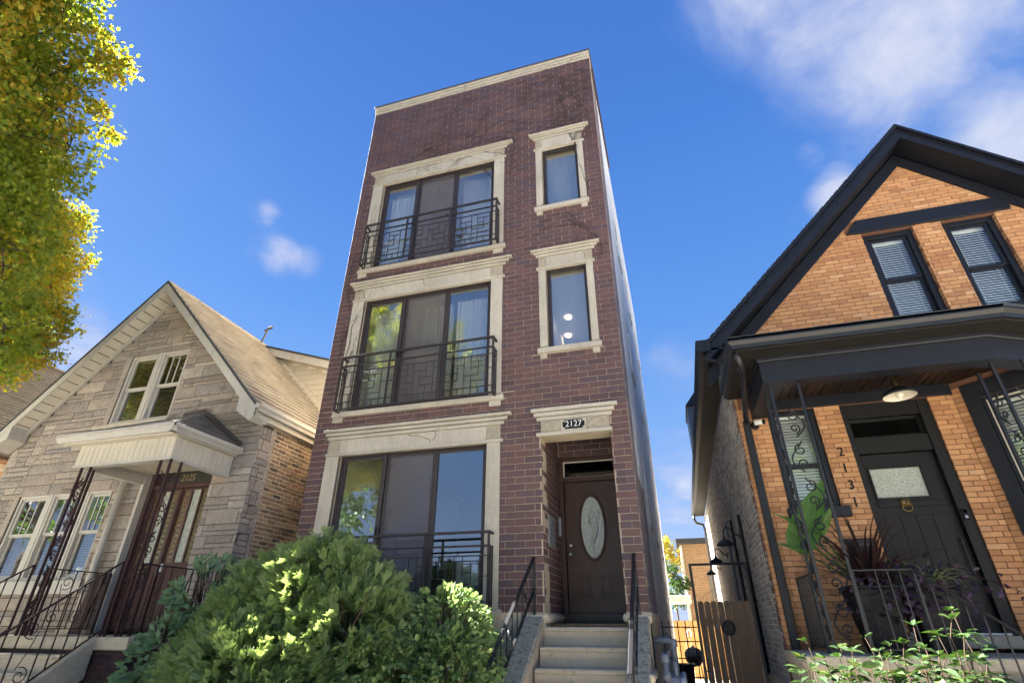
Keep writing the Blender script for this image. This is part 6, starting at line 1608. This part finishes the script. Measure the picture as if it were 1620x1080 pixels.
for i in range(13): x = .32 + i * .095; MB().bar((x, 19.2, 1.8 + (x - .3) * .667), (x, 19.2, 2.36 + (x - .3) * .667), .03).build('baluster', M['wood_grey'], sr)
MB().box(.2, 1.6, 19.3, 20, 1.5, 1.75).build('landing', M['wood_grey'], sr)
gr = thing('kettle_grill', 'covered dark barbecue grill standing in the rear yard', 'grill', (.03, 8.2, 0))
MB().lathe((.03, 8.2, .66), (0, 0, 1), [(.0, .0), (.12, .02), (.2, .12), (.22, .22)], 16).build('bowl', M['iron_black'], gr, smooth=True)
MB().lathe((.03, 8.2, .885), (0, 0, 1), [(.225, .0), (.215, .08), (.15, .16), (.03, .2), (0, .2)], 16).build('lid', M['grey_paint'], gr, smooth=True)
MB().lathe((.03, 8.2, 1.085), (0, 0, 1), [(.03, 0), (.03, .03), (0, .035)], 8).build('lid_knob', M['alum'], gr)
for a_ in (0, 2.1, 4.2): MB().bar((.03 + .12 * math.cos(a_), 8.2 + .12 * math.sin(a_), .75), (.03 + .22 * math.cos(a_), 8.2 + .22 * math.sin(a_), .021), .025).build('leg', M['iron_black'], gr)
bn = thing('trash_bin', 'black lidded bin in the gangway behind the wire panel', 'bin', (-.17, 6.2, 0))
q = MB(); q.hexa([(-.32, 6.0, .03), (-.04, 6.0, .03), (-.04, 6.3, .03), (-.32, 6.3, .03), (-.36, 5.95, .78), (.0, 5.95, .78), (.0, 6.35, .78), (-.36, 6.35, .78)]); q.build('body', M['black'], bn, bevel=.01)
MB().box(-.38, .02, 5.93, 6.37, .781, .83).build('lid', M['black'], bn, bevel=.012)
hs_ = MB(); hs_.tube([(-.02 + .07 * math.sin(t * .42), 13.18, 1.33 + .11 * math.cos(t * .42)) for t in range(-6, 7)], .028, 6)
tag(hs_.build('wall_ornament', M['white_plastic'], None, loc=(-.02, 13.18, 1.3)), 'white oval ornament hung on the yellow cedar fence', 'ornament')


# ================================================================== VEGETATION
def clump_leaves(centres, radii, per, sprigs, size, up=.35, shell=.5):
    P_, R_, S_ = [], [], []
    for c, r, n in zip(centres, radii, per):
        k = max(3, int(sprigs * (r / .6) ** 2)); d = rng.normal(size=(k, 3)); d /= np.linalg.norm(d, axis=1, keepdims=True)
        sp = np.asarray(c) + d * (r * rng.uniform(shell, 1.0, (k, 1))) * np.array([1, 1, .8])
        idx = rng.integers(0, k, n); out_ = d[idx] * .8
        p = sp[idx] + rng.normal(size=(n, 3)) * .085 * (r / .6) ** .3
        t = out_ + rng.normal(size=(n, 3)) * .55 + np.array([0, 0, -.35])
        t /= np.linalg.norm(t, axis=1, keepdims=True); a = rng.normal(size=(n, 3)); a -= t * (a * t).sum(1, keepdims=True); a /= np.linalg.norm(a, axis=1, keepdims=True)
        P_.append(p); R_.append(face_up(np.stack([a, t, np.cross(a, t)], axis=2), up)); S_.append(rng.uniform(.65, 1.15, n) * size)
    return np.concatenate(P_), np.concatenate(R_), np.concatenate(S_)


def limb(mb_, a, b, r0, r1, wob=.25, n=8):
    a, b = Vector(a), Vector(b); L_ = (b - a).length; pts = []; rs = []
    o1 = Vector((random.uniform(-1, 1), random.uniform(-1, 1), random.uniform(0, 1))) * wob * L_ * .4
    for i in range(n + 1):
        t = i / n; pts.append(a.lerp(b, t) + o1 * math.sin(t * math.pi) + Vector((random.uniform(-1, 1), random.uniform(-1, 1), random.uniform(-1, 1))) * .02 * L_ * (0 < i < n)); rs.append(r0 + (r1 - r0) * t)
    mb_.tube(pts, rs, 7); return pts


TR = thing('maple_tree', 'tall maple with green leaves turning yellow and orange at the left edge', 'tree', (-12.2, -4.6, 0))
OUT = [(150, -60), (140, -5), (110, 30), (165, 78), (172, 98), (120, 140), (112, 178), (165, 197), (120, 232), (100, 268), (92, 300), (88, 330), (128, 352), (118, 396), (108, 440), (82, 478), (90, 524), (60, 552), (30, 572)]
cen, rad = [], []
def at_range(px, py, t): return CAM + pix_ray(px, py).normalized() * t
for x, y in OUT: q = 9.6 if y < 320 else 13.2; cen.append(at_range(x - 10, y, random.uniform(q, q + 1.4))); rad.append(random.uniform(.30, .42) * q / 9.6)
for i in range(34): y = random.uniform(330, 555); cen.append(at_range(np.interp(y, [330, 350, 440, 520, 570], [80, 100, 80, 60, 20]) - abs(random.gauss(0, 70)), y, random.uniform(12.4, 15.0))); rad.append(random.uniform(.42, .62))
for x, y, t in ((20, 420, 8.6), (45, 395, 8.8), (5, 480, 8.4), (25, 520, 8.2), (-10, 560, 8.2), (8, 585, 8.0), (30, 470, 8.5), (-20, 450, 8.4), (60, 375, 9.0)): cen.append(at_range(x - 14, y, t)); rad.append(random.uniform(.26, .40))
for i in range(95):
    y = random.uniform(-260, 560); xb = np.interp(y, [-300, -60, 80, 130, 200, 300, 350, 440, 520, 570], [240, 130, 130, 90, 100, 65, 90, 80, 50, 10])
    cen.append(at_range(xb - 40 - abs(random.gauss(0, 160)), y, random.uniform(9.2, 13.5))); rad.append(random.uniform(.45, .75))
for i in range(80):     # the rest of the crown
    a = random.uniform(0, 2 * math.pi); rr = 4.6 * math.sqrt(random.random()); z = random.uniform(5.2, 13.5); k = 1 - abs(z - 8.2) / 7.5
    c = Vector((-12.2 + rr * k * math.cos(a), -4.9 + rr * k * math.sin(a), z)); v = c - CAM
    if v.dot(FWD) > .3:
        px = 810 + F_PX * v.dot(RGT) / v.dot(FWD); py = 540 + F_PX * v.dot(DWN) / v.dot(FWD)
        if px > -130 and -300 < py: continue
    if c.x > -8.2: continue
    cen.append(c); rad.append(random.uniform(.6, .9))
P_, R_, S_ = clump_leaves(cen, rad, [int(980 * (r / .6) ** 1.7) for r in rad], 30, .070, up=.30)
leaves('leaf', MAPLE, P_, R_, S_, M['leaf_tree'], TR, limit=300)
tk = MB(); limb(tk, (-12.2, -4.6, -.1), (-12.25, -4.6, 4.6), .26, .20, .03); tk.build('trunk', M['bark'], TR, smooth=True)
forks = [(-12.25, -4.6, 4.55)]
br = MB(); tops = []
for i in range(7):
    a = i * .9; tp = (-12.25 + 2.0 * math.cos(a), -4.6 + 2.0 * math.sin(a) + .3, 7.2 + (i % 3) * 1.3); limb(br, (-12.25, -4.6, 4.4), tp, .13, .06, .12); tops.append(Vector(tp))
for c, r in zip(cen, rad):
    t_ = min(tops + [Vector(forks[0])], key=lambda q: (q - c).length); limb(br, t_, tuple(c), .022, .007, .30, 8)
    for k in range(3):
        d = Vector((random.uniform(-1, 1), random.uniform(-1, 1), random.uniform(-.6, 1))).normalized() * r * .85; limb(br, tuple(c), tuple(c + d), .009, .003, .15, 3)
br.build('branches', M['bark'], TR, smooth=True)

# second maple for the green boughs behind, added deep and tall to shade the bushes
T2 = thing('maple_tree', 'green maple behind the yellowing one, added at the left edge to shade the bushes', 'tree', (-18.2, -2.8, 0))
cen, rad = [], []
for i in range(150):
    y = random.uniform(60, 545) if i < 110 else random.uniform(60, 330); xb = np.interp(y, [60, 330, 350, 440, 520, 570], [62, 78, 105, 90, 60, 10]); r = random.uniform(16.5, 20.5) if y > 330 else random.uniform(19, 26)
    cen.append(at_range(xb - 38 - abs(random.gauss(0, 75)), y, r)); rad.append(random.uniform(.65, .95))
for i in range(40):
    c = Vector((-18.2 + random.gauss(0, 1.9), -2.9 + random.gauss(0, 1.7), random.uniform(7.5, 15))); v = c - CAM; px = 810 + F_PX * v.dot(RGT) / v.dot(FWD)
    if px < -120 and c.z > 6: cen.append(c); rad.append(random.uniform(.7, 1.0))
p, R2, s2 = clump_leaves(cen, rad, [int(420 * (r / .7) ** 1.7) for r in rad], 26, .10, up=.3); scatter('foliage', MAPLE, p, R2, s2, M['leaf_maple2'], T2, kind='stuff')
q = MB(); limb(q, (-18.2, -2.8, -.1), (-18.2, -2.8, 6.5), .24, .15, .03); q.build('trunk', M['bark'], T2, smooth=True)
q = MB(); [limb(q, (-18.2, -2.8, random.uniform(4.5, 6.5)), tuple(c), .05, .01, .12, 6) for c in cen[::2]]; q.build('branches', M['bark'], T2, smooth=True)


def street_tree(x, y, h, r, label, m_='leaf_green', n=26, size=.15):
    t = thing('street_tree', label, 'tree', (x, y, 0), 'street trees mirrored in the windows')
    cs = []; rs_ = []
    for i in range(n):
        a = random.uniform(0, 6.28); q = math.sqrt(random.random()) * r; z = random.uniform(h * .35, h); k = math.sqrt(max(.05, 1 - ((z - h * .66) / (h * .38)) ** 2)); cs.append((x + q * k * math.cos(a), y + q * k * math.sin(a), z)); rs_.append(random.uniform(.7, 1.1))
    p, R2, s2 = clump_leaves(cs, rs_, [190] * n, 22, size, up=.3); scatter('crown', LEAF4, p, R2, s2 * 1.5, M[m_], t, kind='stuff')
    q = MB(); limb(q, (x, y, 0), (x, y, h * .5), .22, .14, .03); [limb(q, (x, y, h * .4), c, .07, .02, .1, 5) for c in cs[::3]]; q.build('trunk', M['bark'], t, smooth=True)


street_tree(-3.0, -19.5, 9.5, 3.6, 'green street tree across the road, seen mirrored in the ground-floor panes')
street_tree(5.5, -19.0, 8.5, 3.2, 'green street tree across the road, mirrored in the panes of the orange brick house')

street_tree(-13.2, -9.6, 13.0, 4.3, 'tall street tree at the near kerb, mirrored in the left ground-floor panes', n=34)
street_tree(-25.5, -9.4, 13.0, 4.6, 'tall street tree farther along the near kerb, mirrored in the stone cottage windows', n=34)

# yellow tree and creeper at the end of the gangway
yt = thing('yellow_tree', 'yellow-leaved tree showing past the pale wall at the end of the gangway', 'tree', (-1.2, 21, 0))
cs = [(-.75 + random.uniform(-.7, .45), 21 + random.uniform(-1, 1), random.uniform(3.9, 6.0)) for i in range(14)]
p, R2, s2 = clump_leaves(cs, [.45] * 14, [170] * 14, 24, .13, up=.3); scatter('crown', LEAF4, p, R2, s2, M['leaf_yellow'], yt, kind='stuff')
q = MB(); limb(q, (-1.3, 21.2, 0), (-1.0, 21, 4.2), .12, .06, .05); [limb(q, (-1.0, 21, 4.0), c, .03, .01, .1, 4) for c in cs]; q.build('trunk', M['bark'], yt)
gv = thing('green_tree', 'bright green small tree behind the white canopy in the rear yard', 'tree', (-.3, 18, 0))
cs = [(-.22 + random.uniform(-.45, .25), 18 + random.uniform(-.5, .5), random.uniform(2.3, 3.9)) for i in range(12)]
p, R2, s2 = clump_leaves(cs, [.32] * 12, [150] * 12, 22, .11, up=.3); scatter('crown', LEAF4, p, R2, s2, M['leaf_bright'], gv, kind='stuff')
q = MB(); limb(q, (-.4, 18, 0), (-.3, 18, 2.8), .06, .03, .05); q.build('trunk', M['bark'], gv)

# the three front bushes
def ell(n, c, r, shell=.62):
    d = rng.normal(size=(n, 3)); d /= np.linalg.norm(d, axis=1, keepdims=True); d[:, 2] = np.abs(d[:, 2]) * np.where(rng.random(n) < .82, 1, -1)
    return np.asarray(c) + d * np.asarray(r) * rng.uniform(shell, 1.04, (n, 1)), d


def bush(name, label, loc, blobs, tpl, size, m_, per, tilt, droop, limit, up=.35, group=None, stems=14):
    t = thing(name, label, 'bush', loc, group); P_, R_, S_ = [], [], []
    for c, r, k in blobs:
        n = int(per * k); p, d = ell(n, c, r)
        # lumpy: pull towards a set of bough ends
        e, de = ell(max(8, n // 26), c, np.asarray(r) * .98, .86); j = np.argmin(((p[:, None, :] - e[None]) ** 2).sum(2), 1) if n < 9000 else rng.integers(0, len(e), n)
        p = p * .52 + e[j] * .48 + rng.normal(size=p.shape) * .018
        out_ = (d * .7 + de[j] * .8) + rng.normal(size=(n, 3)) * tilt + np.array([0, 0, -droop]); out_ /= np.linalg.norm(out_, axis=1, keepdims=True)
        a = rng.normal(size=(n, 3)); a -= out_ * (a * out_).sum(1, keepdims=True); a /= np.linalg.norm(a, axis=1, keepdims=True)
        P_.append(p); R_.append(face_up(np.stack([a, out_, np.cross(a, out_)], axis=2), up)); S_.append(rng.uniform(.6, 1.15, n) * size)
    P_, R_, S_ = map(np.concatenate, (P_, R_, S_)); ok = P_[:, 2] > .03; P_, R_, S_ = P_[ok], R_[ok], S_[ok]
    if limit: leaves('leaf' if tpl is not FROND else 'frond', tpl, P_, R_, S_, m_, t, limit=limit)
    else: scatter('foliage', tpl, P_, R_, S_, m_, t, kind='stuff')
    q = MB()
    for i in range(stems):
        c, r, k = random.choice(blobs); e = Vector(c) + Vector((random.uniform(-.8, .8) * r[0], random.uniform(-.8, .8) * r[1], random.uniform(.2, .9) * r[2])); limb(q, (loc[0] + random.uniform(-.25, .25), loc[1] + random.uniform(-.2, .2), 0), tuple(e), .02, .006, .15, 6)
    for i in range(0, len(P_), max(1, len(P_) // 420)):
        c = min(blobs, key=lambda b: sum((P_[i][k] - b[0][k]) ** 2 for k in range(3))); a = Vector(P_[i]); limb(q, tuple(a.lerp(Vector(c[0]), .45)), tuple(a), .006, .003, .2, 3)
    q.build('stems', M['twig'], t, smooth=True)
    return t


bush('feathery_bush', 'large feathery light-green bush in front of the ground-floor window', (-4.3, -1.75, 0),
     [((-4.15, -1.65, 1.45), (.95, .75, 1.03), 1.0), ((-4.85, -1.6, 1.30), (.80, .75, 1.0), .8), ((-3.55, -1.75, 1.10), (.75, .70, 1.02), .75), ((-4.45, -2.2, .8), (1.1, .75, .85), 1.0), ((-5.15, -1.85, .85), (.65, .7, .95), .6)], FROND, .15, M['frond'], 4200, .5, .30, 300, up=.22)
bush('broadleaf_bush', 'loose dull green broad-leaved bush beside the brown brick porch base', (-5.7, -1.95, 0),
     [((-5.68, -1.85, 1.42), (.46, .48, .92), .9), ((-5.72, -2.1, .9), (.50, .5, .78), .8), ((-5.4, -2.3, .7), (.55, .45, .65), .5)], LEAF8, .105, M['leaf_dull'], 900, .5, .45, 300, up=.35)
bush('drooping_bush', 'bushy shrub with drooping oval leaves beside the left wall of the steps', (-2.6, -1.6, 0),
     [((-2.62, -1.45, 1.10), (.66, .52, .86), 1.0), ((-3.1, -1.95, .72), (.66, .5, .76), .9), ((-2.36, -1.75, .80), (.48, .45, .78), .8), ((-2.75, -1.75, .70), (.75, .55, .9), .9)], LEAF8, .085, M['leaf_euon'], 2800, .35, .9, 300, up=.12)

# low leafy shrub in front of the right porch: canes with big leaves
CS = thing('leafy_shrub', 'low bright leafy shrub with tall shoots in front of the right porch railing', 'bush', (1.7, -2.4, 0))
Pl, Rl, Sl = [], [], []; q = MB()
tops_ = [(1262, 1040), (1280, 1015), (1300, 1042), (1330, 1026), (1352, 1030), (1368, 1008), (1385, 1030), (1405, 1040), (1432, 1018), (1450, 990), (1462, 1025), (1482, 1000), (1500, 980), (1512, 966), (1525, 1010), (1540, 1040), (1490, 1036), (1420, 1045), (1350, 1050), (1556, 1050), (1455, 1045), (1380, 1055), (1290, 1058), (1520, 1050), (1325, 1040), (1270, 1066), (1312, 1070), (1345, 1072), (1400, 1068), (1440, 1066), (1475, 1070), (1505, 1066), (1545, 1072), (1410, 1022), (1340, 1062), (1465, 1058)]
for px, py in tops_:
    tip = P3(px + random.uniform(-6, 6), py, random.uniform(-2.8, -2.1)); foot = Vector((tip.x * .8 + 1.6 * .2 + random.uniform(-.1, .1), tip.y + .15, 0)); pts = limb(q, tuple(foot), tuple(tip), .007, .003, .06, 12)
    for k in range(3, 13):
        c = pts[k]
        for s_ in range(6 if k < 12 else 5):
            a = random.uniform(0, 6.28); d = np.array([math.cos(a), math.sin(a), random.uniform(-.30, .30) + (.6 if k == 12 else 0)]); d /= np.linalg.norm(d)
            stalk = random.uniform(.01, .07) if k < 12 else .01
            sd = np.cross(d, (0, 0, 1.0)) + rng.normal(size=3) * .25; sd -= d * sd.dot(d); sd /= np.linalg.norm(sd); Pl.append(np.array(c) + d * stalk); Rl.append(np.stack([sd, d, np.cross(sd, d)], axis=1)); Sl.append(random.uniform(.075, .135) * (.6 if k == 12 else 1))
q.build('stems', M['twig'], CS, smooth=True)
leaves('leaf', LEAF8, np.array(Pl), np.array(Rl), np.array(Sl), M['leaf_bright'], CS, limit=300)
